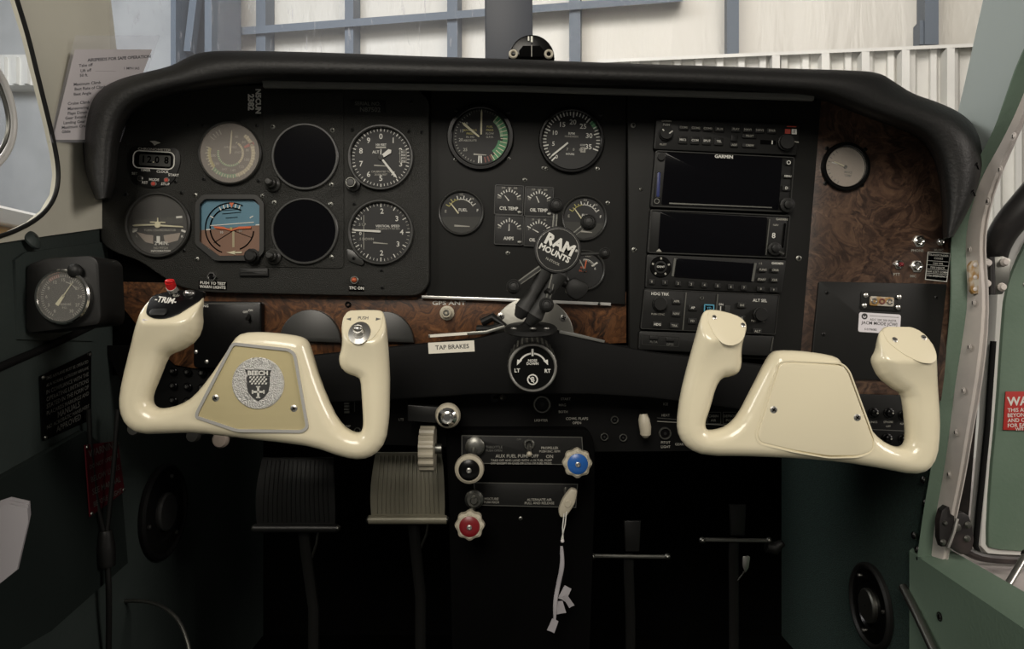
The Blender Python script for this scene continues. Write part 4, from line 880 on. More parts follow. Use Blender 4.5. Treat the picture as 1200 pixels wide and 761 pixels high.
def m_vac(b, R, z):
    b.arc(-10, 60, R*.58, R*.62, z, 'white')
    for a in range(-10, 61, 10): b.tick(a, R*.50, R*.62, .9, z, 'dim_white')
    b.tick(54, R*.45, R*.82, 2, z, 'white'); b.bar((0, 2), (1, 12), 1.4, 1.4, z-.1, z, 'orange_mark'); b.text('INST', 3, 17, 3.4, z, 'dim_white'); b.text('AIR', -3, 3, 3.4, z, 'orange_mark'); b.text('IN. HG', -2, -1, 3, z, 'orange_mark'); b.text('3', -6, 9, 4, z, 'dim_white'); b.text('6', 12, 3, 4, z)
gauge('suction_gauge', 'round suction gauge half hidden behind the phone mount', 685, 317, 21.5, 0, -5, marks=m_vac, hands=[(-30, 14, 2, 1.2, 1, 'dim_white')], hub=2, wide=2.6)
# four small engine gauges
def small(lab, px, py, title, aneed, ends, top):
    t = T('small_engine_gauge', lab, 'gauge', px, py, 0, -2, group=None)
    b = MB(); b.prism(rrect(-17, 17, -17.5, 17.5, 2), 0, 2.4, 'dial', .5); b.build('case', t)
    b = MB(); b.frame(rrect(-17, 17, -17.5, 17.5, 2), 1, 2.2, 3.2, 'bezel'); b.build('bezel', t)
    b = MB()
    for i in range(9): b.tick(-62+i*15.5, 10.5, 13.5 if i % 4 else 15, 1.2, 2.6, 'white', 0, -1)
    b.text(title, 0, -10, 5.4, 2.6, 'white', bold=.03, sx=.9); b.text(ends[0], -11.5, 2.6, 3.4, 2.6, 'dim_white'); b.text(ends[1], 11.5, 1.8, 3.4, 2.6, 'dim_white')
    for i, s_ in enumerate(top): b.text(s_, -7+i*7, 14.0, 3, 2.7, 'dim_white')
    b.build('dial_markings', t)
    b = MB(); d = (math.sin(R_(aneed)), math.cos(R_(aneed))); b.bar((d[0]*0, -1), (d[0]*8, -1+d[1]*8), 1.2, .8, 2.7, 3.0, 'white'); b.build('needle', t)
    b = MB(); b.prism(rrect(-16, 16, -16.5, 16.5, 1.5), 3.4, 3.6, 'glass'); b.build('glass', t)
    x = 12.5; b = MB(); b.lathe(x, -14, [(2.4, 2), (2.4, 3.6), (1.4, 4.4), (.1, 4.5)], 'dull_steel', 14); b.build('screw', t)
small('small square gauge marked CYL TEMP, upper left of four', 596.5, 235, 'CYL TEMP', -40, ('100', '525'), ('200', '300', '400'))
small('small square gauge marked OIL TEMP, upper right of four', 631.5, 237, 'OIL TEMP', -25, ('75', '240'), ('120', '160', '200'))
small('small square gauge marked AMPS, lower left of four', 596.5, 270, 'AMPS', 0, ('-60', '+60'), ())
small('small square gauge marked OIL PRESS, lower right behind the round mount', 631, 272, 'OIL PRESS', -62, ('0', '100'), ('30', '60', '80'))
# digital chronometer
t = T('digital_clock', 'small digital clock with rounded display at the upper left of the panel', 'clock', 181, 188, FP_Y, -3)
b = MB(); b.prism(cornered([(-28, 16), (28, 16), (32, 0), (24, -26), (0, -34), (-22, -28), (-30, -6)], 9), 0, 1.5, 'black', .4); b.build('case', t)
b = MB(); b.prism(rrect(-22, 22, -9, 9, 6), 1.4, 1.7, 'deep_black'); b.prism(rrect(-17, 20, -7, 6, 2), 1.6, 1.9, 'dial_grey'); b.build('display', t)
b = MB(); 
for x_, s_ in ((-12, '1'), (-5, '2'), (4, '0'), (15, '8')): b.text(s_, x_, 0, 11, 2.0, 'deep_black', bold=.03)
b.box(-.8, .4, -3, -2, 1.95, 2.0, 'cream_mark'); b.frame(rrect(-24.5, 24.5, -10.5, 10.5, 7), 1.0, 1.4, 2.1, 'white'); b.text('CHRONOMETER', 0, 12.3, 4.0, 1.7, 'dim_white', sx=1.3); b.prism([(-6, 22), (0, 22.5), (7, 20.5), (3, 19), (0, 17), (-2, 19.5)], 1.5, 1.8, 'dim_white')
for s_, x_, y_ in (('TIMER', -9, -12.5), ('CLOCK', 11, -13.2), ('SET', -21.5, -17), ('RST', -9, -27), ('MODE', 1.5, -23), ('STOP', 15, -27.5), ('START', 24, -16.5)): b.text(s_, x_, y_, 4.2, 1.7, 'dim_white' if s_ == 'SET' else 'white')
b.build('lettering', t)
for x_, y_, m_ in ((-14.5, -22.5, 'dull_steel'), (1.5, -28, 'red_mark'), (16.5, -23, 'red_mark')):
    b = MB(); b.ring(x_, y_, 2.2, 3.4, 1.4, 3, 'dull_steel', 20); b.cyl(x_, y_, 2.3, 1.4, 4, m_ if m_ != 'dull_steel' else 'black', 16, .5); b.build('button', t)
# push to test light, TFC switch, slip bar, stickers
t = T('test_light', 'small hexagonal test light above the PUSH TO TEST placard', 'light', 249, 324.5, FP_Y)
b = MB(); b.ring(0, 0, 3.4, 6, 0, 3.5, 'chrome', 6); b.build('hex_ring', t); b = MB(); b.cyl(0, 0, 3.5, 0, 4, 'black_gloss', 18, 1); b.build('lens', t)
t = T('test_placard', 'black placard reading PUSH TO TEST WARN LIGHTS', 'placard', 250, 334.5, FP_Y, -3)
b = MB(); b.prism(rrect(-17, 16, -5, 5, .6), 0, .6, 'deep_black'); b.build('plate', t); b = MB(); b.text('PUSH TO TEST', -.5, 2.2, 4.6, .7, 'white', bold=.02); b.text('WARN LIGHTS', -.5, -2.3, 4.6, .7, 'white', bold=.02); b.build('lettering', t)
t = T('traffic_light', 'tiny amber switch light above the TFC ON placard', 'light', 415.5, 328.5, FP_Y)
b = MB(); b.ring(0, 0, 3, 5, 0, 2.6, 'dull_steel', 22); b.build('ring', t); b = MB(); b.ball((0, 0, 2.5), 3.2, 'amber_glass', 14); b.build('lens', t)
t = T('traffic_placard', 'small black placard reading TFC ON', 'placard', 418, 338, FP_Y, -2)
b = MB(); b.prism(rrect(-9, 9, -3.4, 3.4, .5), 0, .6, 'deep_black'); b.build('plate', t); b = MB(); b.text('TFC ON', 0, 0, 4.8, .7, 'white', bold=.02); b.build('lettering', t)
t = T('slotted_bar', 'black slotted bar between two screws below the attitude indicator', 'bar', 298, 319.5, FP_Y)
b = MB(); b.prism(rrect(-17, 17, -5, 5, 1), 0, 3, 'black', 1); b.box(-15, 15, .6, 1.6, 3, 3.4, 'bezel'); b.box(-15, 15, -2.6, -1.8, 3, 3.4, 'bezel'); b.build('bar', t)
t = T('registration_sticker', 'torn silver sticker turned sideways above the airspeed indicator', 'sticker', 298, 119, FP_Y, 0)
b = MB(); b.prism([(-9, -11), (9, -13), (9, 12), (5, 13), (5, 8), (-9, 8)], 0, .3, 'black'); b.build('backing', t)
b = MB(); b.text('N5CUN', 4.5, 0, 8.4, .5, 'white', rot=-math.pi/2, bold=.05); b.text('2382', -4, -1, 9.5, .5, 'white', rot=-math.pi/2, bold=.05); b.build('lettering', t)
t = T('embossed_label', 'dark embossed plastic label above the altimeter', 'label', 431, 125, FP_Y, -1)
b = MB(); b.prism(rrect(-21, 21, -8, 8, 1), 0, .8, 'black', .2); b.build('tape', t); b = MB(); b.text('SERIAL NO.', 0, 3, 6, .95, 'faint'); b.text('N87502', 3, -4, 7.5, .95, 'faint', bold=.02); b.build('lettering', t)

# ======================= RADIO STACK =======================
RY = -.012; RR = -2.6
def unit(name, label, quad, th=8, m='radio_black', bev=1.2):
    cx = sum(p[0] for p in quad)/4; cy = sum(p[1] for p in quad)/4; t = T(name, label, 'radio', cx, cy, RY, RR)
    b = MB(); b.prism(t.P(cornered(quad, 3)), -th, 0, m, bev); b.build('case', t); return t
def key(t, px, py, w_, h_, s_='', sz=4, m='dim_white', z=0, km='black'):
    x, y = t.a(px, py); b = MB(); b.prism(rrect(x-w_/2, x+w_/2, y-h_/2, y+h_/2, 1.2), z, z+2, km, .5)
    b.frame(rrect(x-w_/2, x+w_/2, y-h_/2, y+h_/2, 1.2), .5, z, z+.8, 'bezel')
    if s_: b.text(s_, x, y, sz, z+2.1, m, bold=.015)
    return b.build('button', t)
def knobr(t, px, py, r, h, m='black', r2=0, lab=None):
    x, y = t.a(px, py); b = MB(); pr = [(r, 0), (r, h*.55), (r*.9, h*.6)]
    if r2: pr += [(r2, h*.6), (r2, h*.95), (r2*.8, h), (.1, h)]
    else: pr += [(r*.85, h), (.1, h)]
    b.lathe(x, y, pr, m, 32, 12, .025); return b.build('knob', t)
t = unit('audio_panel', 'audio selector panel with two rows of small keys on top of the radios', [(769, 140), (938, 146), (934, 182), (766, 175)])
for i, (x, s_) in enumerate([(801, 'COM1'), (815, 'COM2'), (829, 'COM3'), (843, 'AUX')]): key(t, x, 150+i*.6, 11, 6.5, s_, 3.6)
for i, (x, s_) in enumerate([(862, 'PLAY'), (876, 'NAV1'), (890, 'NAV2'), (904, 'SPKR')]): key(t, x, 152+i*.6, 11, 6.5, s_, 3.6)
for i, (x, s_) in enumerate([(800, 'MIC1'), (814, 'COM'), (828, 'SPLIT'), (842, 'TEL')]): key(t, x, 164.5+i*.6, 10.5, 9, s_, 3.6, 'white')
key(t, 878, 160, 17, 5, 'PILOT', 3.4); key(t, 878, 171, 17, 5, 'CREW', 3.4); key(t, 860, 170.5, 9, 5, 'ADF', 3.4); key(t, 860, 162, 8, 8, '', 3)
b = MB(); x, y = t.a(900, 167); b.box(x-9, x+9, y-2.4, y+2.4, 0, .6, 'deep_black'); b.box(x+4, x+5.2, y-2.2, y+2.2, .6, 1, 'white'); b.build('slider', t)
knobr(t, 780, 157, 8.5, 6); knobr(t, 920, 168, 9.5, 8)
b = MB(); b.text('GARMIN', *t.a(781, 142), 3, .15, 'dim_white'); b.text('PUSH', *t.a(781, 146.4), 3.4, .15, 'white'); b.text('PILOT', *t.a(777, 169.5), 3, .15, 'dim_white'); b.bar(t.a(783, 158), t.a(787, 155), 1.4, 1.4, 6.05, 6.3, 'white'); b.bar(t.a(775, 153), t.a(777, 155), 1.4, 1.4, 6.05, 6.3, 'white'); b.bar(t.a(930, 166), t.a(936, 167), 1.2, 1.2, .1, .4, 'dim_white')
x, y = t.a(930.5, 154.5); b.box(x-3, x+3, y-3, y+3, 0, .6, 'white'); b.text('1', x, y, 6, .7, 'deep_black'); x, y = t.a(923, 153.5); b.box(x-3.2, x+3.2, y-3.4, y+2, 0, .6, 'red_mark'); b.bar(t.a(922, 148.3), t.a(933, 148.8), 1.1, 1.1, 0, .6, 'red_mark'); b.build('lettering', t)
t = unit('gps_navigator', 'large GPS navigator with an unlit black screen under the audio panel', [(768, 176), (932, 184), (927, 250), (762, 243)])
b = MB(); b.prism(t.P(cornered([(780, 179), (917, 185), (912, 246), (775, 240)], 2)), 0, .8, 'screen', .2); b.build('screen', t)
b = MB(); b.frame(t.P(cornered([(769, 176.5), (931, 184.5), (926, 249), (763, 242.5)], 3)), 1.1, 0, 1.4, 'bezel'); b.build('bezel', t)
b = MB(); b.text('GARMIN', *t.a(848, 184), 5.4, 1, 'white', rot=0, bold=.03, sx=1.05); b.bar(t.a(784, 238.6), t.a(904, 243.6), 1.6, 1.2, .9, 1.5, 'dull_steel'); b.build('lettering', t)
b = MB(); x, y = t.a(771.5, 216); b.prism(rrect(x-1.8, x+1.8, y-15, y+14, 1.6), 0, 1, 'blue_slot', .2); b.frame(rrect(x-3, x+3, y-16, y+15, 2), .8, 0, 1.4, 'bezel'); b.build('card_slot', t, label='dark blue card slot')
knobr(t, 774.5, 184.5, 4.6, 3); knobr(t, 921, 241, 8.6, 10, r2=4.8)
key(t, 923.5, 191, 7, 6, '', 4); key(t, 922.5, 207, 9, 5, 'MENU', 3, 'white'); key(t, 921, 221, 9, 6.5, 'D', 4.6, 'white')
b = MB(); x, y = t.a(923.5, 191); b.frame(circ(x, y, 2.4, 14), .7, 2, 2.3, 'white'); x, y = t.a(769.5, 236); b.frame(circ(x, y, 3.2, 18), .8, 0, 1.2, 'dull_steel'); b.build('marks', t)
t = unit('radio_receiver', 'second radio with an unlit black screen below the GPS navigator', [(762, 245), (927, 252), (922, 304), (758, 297)])
b = MB(); b.prism(t.P(cornered([(774, 248.5), (899, 255), (896, 300), (771, 295)], 1.5)), 0, .8, 'screen', .2); b.build('screen', t)
b = MB(); b.frame(t.P(cornered([(763, 246), (926, 253), (921, 303), (759, 296.5)], 3)), 1, 0, 1.4, 'bezel'); b.bar(t.a(901.5, 257), t.a(897, 299), 1.1, 1.1, 0, 1.8, 'dull_steel'); b.build('bezel', t)
b = MB(); b.text('GARMIN', *t.a(916, 257.4), 3.6, .3, 'dim_white', bold=.02); b.text('8', *t.a(906.5, 276.5), 9, .3, 'white', rot=0, bold=.01); b.text('NAV', *t.a(909, 264), 3.2, .3, 'dim_white'); x, y = t.a(772, 293.5); b.prism([(x-3.4, y-1.6), (x+3.4, y-1.6), (x, y+1.8)], .6, 1.1, 'dim_white'); b.bar(t.a(920, 262), t.a(917, 290), 2, 2, 0, .8, 'deep_black'); b.build('lettering', t)
knobr(t, 906.5, 292, 7.8, 9, r2=4.4)
b = MB(); x, y = t.a(914, 297); b.tube([(x-4, y+2, 3), (x+3, y-1.5, 4)], 2.4, 'bezel', 10); b.build('lever', t)
t = unit('transponder', 'transponder with a ring of keys and a row of number keys', [(758, 298), (922, 305), (916, 344), (756, 338)])
b = MB(); b.prism(t.P(cornered([(793, 303), (884, 309), (881, 331), (790, 325)], 1.5)), 0, .8, 'screen', .2); b.build('screen', t)
b = MB(); b.bar(t.a(791, 303), t.a(788, 324), 2.4, 2.4, 0, 1.2, 'dull_steel'); b.bar(t.a(885, 308.5), t.a(881.5, 330), 2.8, 2.8, 0, 1.2, 'dull_steel'); b.build('screen_guards', t)
b = MB(); x, y = t.a(774, 313); b.ring(x, y, 7.5, 12.5, 0, 1.6, 'black_gloss', 36); b.cyl(x, y, 5, 0, 1.6, 'black_gloss', 24, .4); b.text('IDENT', x, y, 3.2, 1.8, 'white')
for a in (0, 72, 144, 216, 288): b.tick(a, 8.6, 11, 2, 1.8, 'dim_white', x, y)
b.build('key_ring', t)
for i in range(8): key(t, 763.5+i*15.4, 330.5+i*1.0, 7, 6.4, str(i), 3.8, 'dim_white')
for x, y, s_ in ((893.5, 316.5, 'FUNC'), (908, 317, 'CRSR'), (892, 328, 'START'), (907, 328.5, 'CLR'), (891, 339, '8'), (906, 340, '9')): key(t, x, y, 9, 5.6, s_, 3.3, 'dim_white')
b = MB(); b.text('GARMIN', *t.a(911, 309), 3.6, .3, 'white', bold=.02); b.text('1 2', *t.a(891, 309), 3, .3, 'dim_white'); b.build('lettering', t)
t = unit('autopilot_controller', 'autopilot controller with HDG TRK and ALT SEL knobs below the transponder', [(755, 338), (914, 345), (909, 393), (750, 386)])
b = MB(); b.bar(t.a(804, 343), t.a(800, 387), 1.2, 1.2, 0, 1, 'dull_steel'); b.bar(t.a(841, 345), t.a(838.5, 372), 1.2, 1.2, 0, 1, 'dull_steel'); b.frame(t.P(cornered([(755.5, 338.5), (913.5, 345.5), (908.5, 392.5), (750.5, 385.5)], 2)), .7, 0, .6, 'bezel'); b.build('dividers', t)
knobr(t, 772.5, 356.5, 8.5, 9); knobr(t, 890, 369, 8.5, 9)
for x, y, s_ in ((792.5, 353.5, 'APR'), (792, 368, 'NAV'), (770, 380.5, 'HDG'), (790, 382, 'TRK'), (811.5, 361, 'AP'), (811, 376.5, 'FD'), (869, 358, 'IAS'), (868, 373, 'VS'), (887, 388.5, 'ALT')): key(t, x, y, 10.5, 7, s_, 3.8, 'white' if s_ in ('HDG', 'AP') else 'dim_white')
b = MB(); x, y = t.a(830.5, 361.5); b.prism(rrect(x-6, x+6, y-4.5, y+4.5, .8), 0, 1.6, 'deep_black', .3); b.frame(rrect(x-6, x+6, y-4.5, y+4.5, .8), 1.3, 1.4, 2.0, 'blue_glow'); b.text('YD', x, y, 4, 1.8, 'blue_glow'); b.build('lit_button', t, label='button with a blue outline')
b = MB(); b.text('HDG TRK', *t.a(773.5, 344.8), 4.8, .2, 'white'); b.text('ALT SEL', *t.a(890.5, 352.5), 4.8, .2, 'white'); b.text('PUSH SYNC', *t.a(771, 368.5), 3, .2, 'dim_white'); b.text('PUSH SYNC', *t.a(888, 376.5), 3, .2, 'dim_white'); b.text('DN', *t.a(845, 357), 3.4, .2, 'white'); b.bar(t.a(844.5, 359), t.a(844, 368), 1.1, 1.1, 0, .3, 'white'); b.ring(*t.a(822.5, 349.5), 1.2, 2.4, 0, .8, 'dull_steel', 16)
x, y = t.a(852, 364); b.prism(rrect(x-3, x+3, y-6, y+6, 1), 0, 2, 'bezel', .6); b.build('lettering', t)
t = unit('blank_radio_unit', 'lowest dark unit of the radio stack just above the right column arm', [(749, 388), (908, 394), (905, 418), (748, 410)])
b = MB(); b.frame(t.P([(753, 392), (797, 395), (795, 407), (752, 404)]), .6, 0, .5, 'bezel'); b.text('FLTA', *t.a(766, 401), 4, .2, 'faint'); b.text('GPSS', *t.a(785, 404), 4, .2, 'faint'); b.bar(t.a(906, 396), t.a(903, 412), 1, 1, 0, .6, 'dull_steel'); b.build('lettering', t)
key(t, 766, 396, 10, 5); key(t, 785, 398, 10, 5)

# ======================= RIGHT END OF THE PANEL =======================
def m_r(b, R, z):
    b.bar((-16, 4), (-5, 2), 1.2, 1.2, z, z+.3, 'white')
    for a in range(-160, -20, 14): b.tick(a, R*.78, R*.9, .8, z+.05, 'faint')
    b.text('MAKE', 4, -6, 3.6, z+.1, 'faint'); b.text('TEMP', 4, -10, 3.6, z+.1, 'faint')
gauge('pale_gauge', 'round pale-faced gauge set alone in the dark burl panel', 990, 196, 23.5, .003, -5, face='dial_pale', marks=m_r, hands=[(-70, 15, 2, 1.2, 1, 'cream_mark')], gl='glass_sheen', bez='black_gloss', wide=5, hub=2)
def jack(lab, px, py, r, cat='jack', name='headset_jack', red=False):
    t = T(name, lab, cat, px, py, .003); b = MB(); b.lathe(0, 0, [(r, 0), (r, 1.6), (r*.8, 2.4), (r*.78, 2.4)], 'steel', 6); b.build('nut', t)
    b = MB(); b.ring(0, 0, r*.36, r*.74, 0, 4.4, 'chrome', 28); b.build('barrel', t)
    b = MB(); b.cyl(0, 0, r*.38, 0, 2.2, 'deep_black', 18); b.build('socket', t)
    if red: b = MB(); b.ball((r*.25, 0, 4.2), r*.45, 'red_knob', 14); b.build('cap', t, label='red cap')
    return t
jack('chrome headset jack above the lettering PHONE', 1077, 283, 7.6); jack('chrome microphone jack nearest the white-lined placard', 1074, 312.5, 7.6)
jack('small jack at the top right of the burl panel', 1101.5, 284, 4.6, name='small_jack'); jack('small push switch with a red centre beside the microphone jack', 1053, 310.5, 5.8, 'switch', 'talk_switch', True)
t = T('jack_lettering', 'small white lettering PHONE, MIC and PTT on the burl panel', 'lettering', 1076, 300, .0028)
b = MB(); b.text('PHONE', *t.a(1075, 294), 4.4, .2, 'dim_white'); b.text('MIC', *t.a(1070, 324), 4.2, .2, 'dim_white'); b.text('PTT', *t.a(1050.5, 322), 4.6, .2, 'dim_white'); b.text('MUSIC', *t.a(1100, 293.5), 3.8, .2, 'dim_white'); b.build('lettering', t)
sub(t, BP)
t = T('procedure_placard', 'small black and white lined placard beside the jacks', 'placard', 1098.5, 313, .003, -4)
b = MB(); b.prism([(-13, 17), (14, 17), (12, -17), (-14, -16)], 0, .8, 'deep_black', .2); b.build('plate', t)
b = MB(); b.frame([(-13, 17), (14, 17), (12, -17), (-14, -16)], .9, .7, 1.0, 'white')
b.text('TRANSPONDER', 0, 13.4, 3.3, .95, 'white'); b.text('CODES', 0, 9.8, 3.2, .95, 'white')
for i, s_ in enumerate(('1200 VFR', '7500 HIJACK', '7600 LOST COMM', '7700 EMERGENCY')): b.text(s_, -.3, 3.8-i*4.9, 3.1, .95, 'white'); b.bar((-12.5, 6.6-i*4.9), (13, 6.6-i*4.9), .45, .45, .7, 1.0, 'white')
b.build('lettering', t)
t = T('panel_connector', 'small copper-coloured socket strip between four screws on the access panel', 'socket', 1032.5, 353.5, -.001, -3)
b = MB(); b.prism(rrect(-24, 24, -11, 11, 2), 0, .8, 'black', .3); b.build('plate', t)
b = MB(); b.prism(rrect(-14, 14, -5.5, 5.5, 2), .8, 2.4, 'corroded', .5); b.build('socket', t)
for x in (-9, 0, 9): b = MB(); b.ring(x, 0, 1.8, 3.6, 2.4, 3.2, 'brown_red' if x == 0 else 'steel', 18); b.build('pin_ring', t)
for x, y in ((-19, 6), (20, 6), (-20, -6), (19.5, -6)): b = MB(); b.lathe(x, y, [(3, .6), (2.8, 2), (1.4, 2.8), (.1, 2.9)], 'steel', 16); b.build('screw', t)
t = T('calibration_sticker', 'white sticker with a round logo on the black access panel', 'sticker', 1030.5, 379, -.001, -3.5)
b = MB(); b.prism(rrect(-24.5, 24.5, -11.5, 11.5, 2.5), 0, .4, 'white_paper'); b.build('label_sheet', t)
b = MB(); b.ring(-18, 7, 1.8, 3.6, .3, .5, 'ink', 20); b.prism([(-20, 9), (-16, 9), (-18, 6)], .3, .55, 'ink'); b.bar((-12, 8), (22, 8), .5, .5, .4, .5, 'faint')
b.text('ADC 200 200 INSTR', 4, 3.6, 3.6, .5, 'faint', rot=0); b.text('JACM MODE JCWJ', 0, -.6, 5.2, .5, 'ink'); b.text('S 0196082', -10, -8, 3.4, .5, 'ink'); b.build('lettering', t)
# GPS ANT socket on the burl strip
t = T('antenna_socket', 'brass antenna connector on the burl strip under the lettering GPS ANT', 'connector', 524, 367, .006)
b = MB(); b.lathe(0, 0, [(8.5, 0), (8.5, 2), (6, 3), (6, 12), (5.2, 13), (3.6, 13)], 'cream_knob', 24, 0, 0); b.build('barrel', t); b = MB(); b.ring(0, 0, 1.6, 3.6, 0, 14, 'dull_steel', 18); b.cyl(0, 0, 1.7, 0, 12.5, 'deep_black', 10); b.build('pin', t)
t = T('antenna_lettering', 'white lettering GPS ANT on the burl strip', 'lettering', 526, 355.5, .006)
b = MB(); b.text('GPS ANT', 0, 0, 6.5, .2, 'white', sx=1.5, bold=.02); b.build('lettering', t)
sub(t, BS)
t = T('charge_socket', 'tiny dark round socket on the burl strip above the left yoke grip', 'socket', 408, 357, .006)
b = MB(); b.ring(0, 0, 1.6, 3.6, 0, 2, 'black_gloss', 20); b.build('ring', t)
for i, (x, r, lab) in enumerate([(365, 36, 'dark half-round cover on the burl strip left of the yoke grip'), (452, 34, 'dark half-round cover on the burl strip right of the yoke grip')]):
    t = T('half_round_cover', lab, 'cover', x, 402, .006); b = MB(); p = [(r*math.cos(R_(a)), r*1.08*math.sin(R_(a))) for a in range(0, 181, 8)]; b.prism(p, 0, 8, 'bezel', 1.4); b.build('cover', t)
t = T('switch_box', 'black glossy switch box with rounded corners behind the left yoke', 'switch box', 268, 391, -.001)
b = MB(); b.prism(t.P(cornered([(229, 353), (308, 354), (308, 400), (300, 432), (228, 431)], 5)), -6, 4, 'black_gloss', 1.5); b.build('box', t)
b = MB(); b.bar(t.a(240, 356), t.a(300, 356.5), .8, .8, 3.9, 4.3, 'faint'); b.text('OFF', *t.a(289, 366), 3.4, 4.1, 'white'); b.text('ON', *t.a(295, 364), 3.4, 4.1, 'white'); b.text('NG', *t.a(243, 359), 4, 4.1, 'white'); b.build('lettering', t)
for x, y in ((231.5, 412.5), (244, 424)): b = MB(); cx, cy = t.a(x, y); b.lathe(cx, cy, [(2.4, 3.5), (2.2, 5), (.1, 5.6)], 'steel', 14); b.build('screw', t)
b = MB(); x, y = t.a(293, 370); b.tube([(x, y, 3), (x+1, y-4, 12)], 2.2, 'black', 10); b.build('toggle', t)
# ======================= CONTROL COLUMN =======================
CYY = -.030
t = T('control_column', 'glossy black T-shaped control column bar spanning between both yokes', 'control column', 622, 425, CYY)
b = MB(); b.prism(t.P(cornered([(330, 420), (480, 404), (560, 396), (600, 386), (652, 386), (700, 400), (760, 412), (930, 432), (936, 470), (880, 482), (760, 466), (690, 462), (560, 462), (440, 470), (330, 474), (300, 450)], 10)), -20, 8, 'black_soft', 4); b.build('column_bar', t)
b = MB(); b.prism(t.P([(503, 392), (570, 387.5), (591, 381), (593, 384.5), (570, 391.5), (503, 396)]), 6, 9, 'dull_steel', .8); b.prism(t.P([(655, 387), (672, 390), (708, 399), (707, 402), (672, 394.5), (655, 391)]), 6, 9, 'grey_strip', .8); b.build('edge_highlight', t)  # thin pale strips paint the highlight along the bar's top edge
b = MB(); b.prism(t.P([(505, 392.5), (548, 389.5), (548, 392.5), (505, 395.5)]), 9, 9.5, 'label_paper'); b.build('pale_strip', t)  # pale strip along the left part of the bar's top edge
for (hx, hy, side_) in ((305, 448, 1), (948, 474, -1)):
    x, y = t.a(hx, hy); b = MB(); x *= 1; 
    b.tube([(x*1.0, y, -12), (x*.97, y*.97, 90)], 15, 'black_gloss', 24); b.build('yoke_shaft', t)
# silver collar plate
t = T('column_collar', 'half-round brushed metal collar behind the control column', 'collar', 624, 394, .006)
p = [(48*math.cos(R_(a)), 46*math.sin(R_(a))) for a in range(0, 181, 7)]
b = MB(); b.prism(p, 0, 8, 'collar_metal', 1.5); b.build('plate', t)
for x, y in ((-37, 23), (36, 21)): screw(t, 624+x, 394-y, 8, 4.2, 'steel', ang=.3)
b = MB(); b.tube([(-58, 16, 14), (-46, 22, 18), (-34, 14, 20), (-48, 8, 16), (-64, 8, 12)], 5, 'black', 12); b.build('cable_loop', t)
# TAP BRAKES label
t = T('brake_label', 'cream label reading TAP BRAKES on the control column bar', 'label', 529, 407, CYY-.0082, 3)
b = MB(); b.prism(rrect(-27, 27, -6.5, 6.5, .6), 0, .5, 'label_paper'); b.build('label_sheet', t); b = MB(); b.text('TAP BRAKES', 1, 0, 7.2, .6, 'ink', bold=.015); b.build('lettering', t)
# aileron trim knob
t = T('aileron_trim_knob', 'large round black trim knob with a steel rim and LT RT arrows', 'trim knob', 624, 431, -.075)
b = MB(); b.tube([(0, 15, -38), (0, 8, -22), (0, .6, -9), (0, 0, -4)], [25, 26.5, 27.5, 27.5], 'black', 48); b.build('barrel', t)
b = MB(); b.lathe(0, 0, [(26, -6), (27.5, -4), (28.8, -2), (28.8, 1), (27, 2.6), (25.4, 2.6), (25, 1.6)], 'dull_steel', 72, 0, 0); b.build('rim', t)
b = MB(); b.ring(0, 0, 25.4, 28.6, 1.5, 3.4, 'steel', 64); b.build('bright_ring', t)
b = MB()
for i in range(28): a = 2*math.pi*i/28; b.tube([(26.5*math.cos(a), 26.5*math.sin(a)+9, -24), (28*math.cos(a), 28*math.sin(a)+1, -4)], 1.6, 'dull_steel', 6)
b.build('knurling', t)
b = MB(); b.cyl(0, 0, 25.2, 0, 1.8, 'black_gloss', 56); b.build('face', t)
b = MB(); b.arc(-58, -6, 15.6, 17.6, 2.0); b.arc(6, 58, 15.6, 17.6, 2.0); b.box(-1.2, 1.2, 13.5, 22, 1.9, 2.1, 'white')
for s_ in (-1, 1): b.prism([(s_*17.8, 9.5), (s_*12.4, 8.3), (s_*18.2, 2.8)], 1.9, 2.1, 'white')
b.text('NOSE', 0, 8.2, 4.2, 2.1, 'white', bold=.02); b.text('DOWN', 0, 4.6, 4.2, 2.1, 'white', bold=.02); b.text('LT', -18, -3.5, 6, 2.1, 'white', bold=.03); b.text('RT', 17.5, -4, 6, 2.1, 'white', bold=.03)
b.ring(0, -14, 4.8, 6.4, 1.9, 2.2, 'white', 32); b.text('B', .3, -14, 8, 2.1, 'white'); b.bar((-4, -11), (2, -18), .9, .9, 1.9, 2.15, 'white'); b.build('lettering', t)

# ======================= PHONE MOUNT =======================
def wt(t, pts): return [(*t.a(x, y), z) for x, y, z in pts]
MYY = -.085
t = T('phone_mount', 'black ball-and-arm phone mount with a round RAM MOUNTS disc and four rubber-tipped fingers', 'phone mount', 622, 384, MYY)
b = MB(); x, y = 0, 0
vs = []; n = 48; prof = [(29, -5), (31, -3.5), (31, -1), (29, 1), (14, 2.5), (9, 5), (7, 9)]
for r, h in prof:
    for i in range(n): a = 2*math.pi*i/n; vs.append((r*math.cos(a), h+r*.22*math.sin(a), r*.9*math.sin(a)*-1))
b.add(vs, [(k*n+i, k*n+(i+1) % n, (k+1)*n+(i+1) % n, (k+1)*n+i) for k in range(len(prof)-1) for i in range(n)]+[tuple(n*(len(prof)-1)+i for i in range(n)), tuple(range(n-1, -1, -1))], 'black'); b.build('round_base', t)
for x, z in ((-20, 12), (18, 13), (2, 24)): b = MB(); b.ball((x, 1-2.2, z), 4, 'steel', 14, (1, .5, 1)); b.build('screw', t)
b = MB(); b.tube([(0, 4, 0), (2, 14, 2)], 4.5, 'rubber', 14); b.ball((3, 18, 3), 9.5, 'rubber', 20); b.build('ball_joint', t)
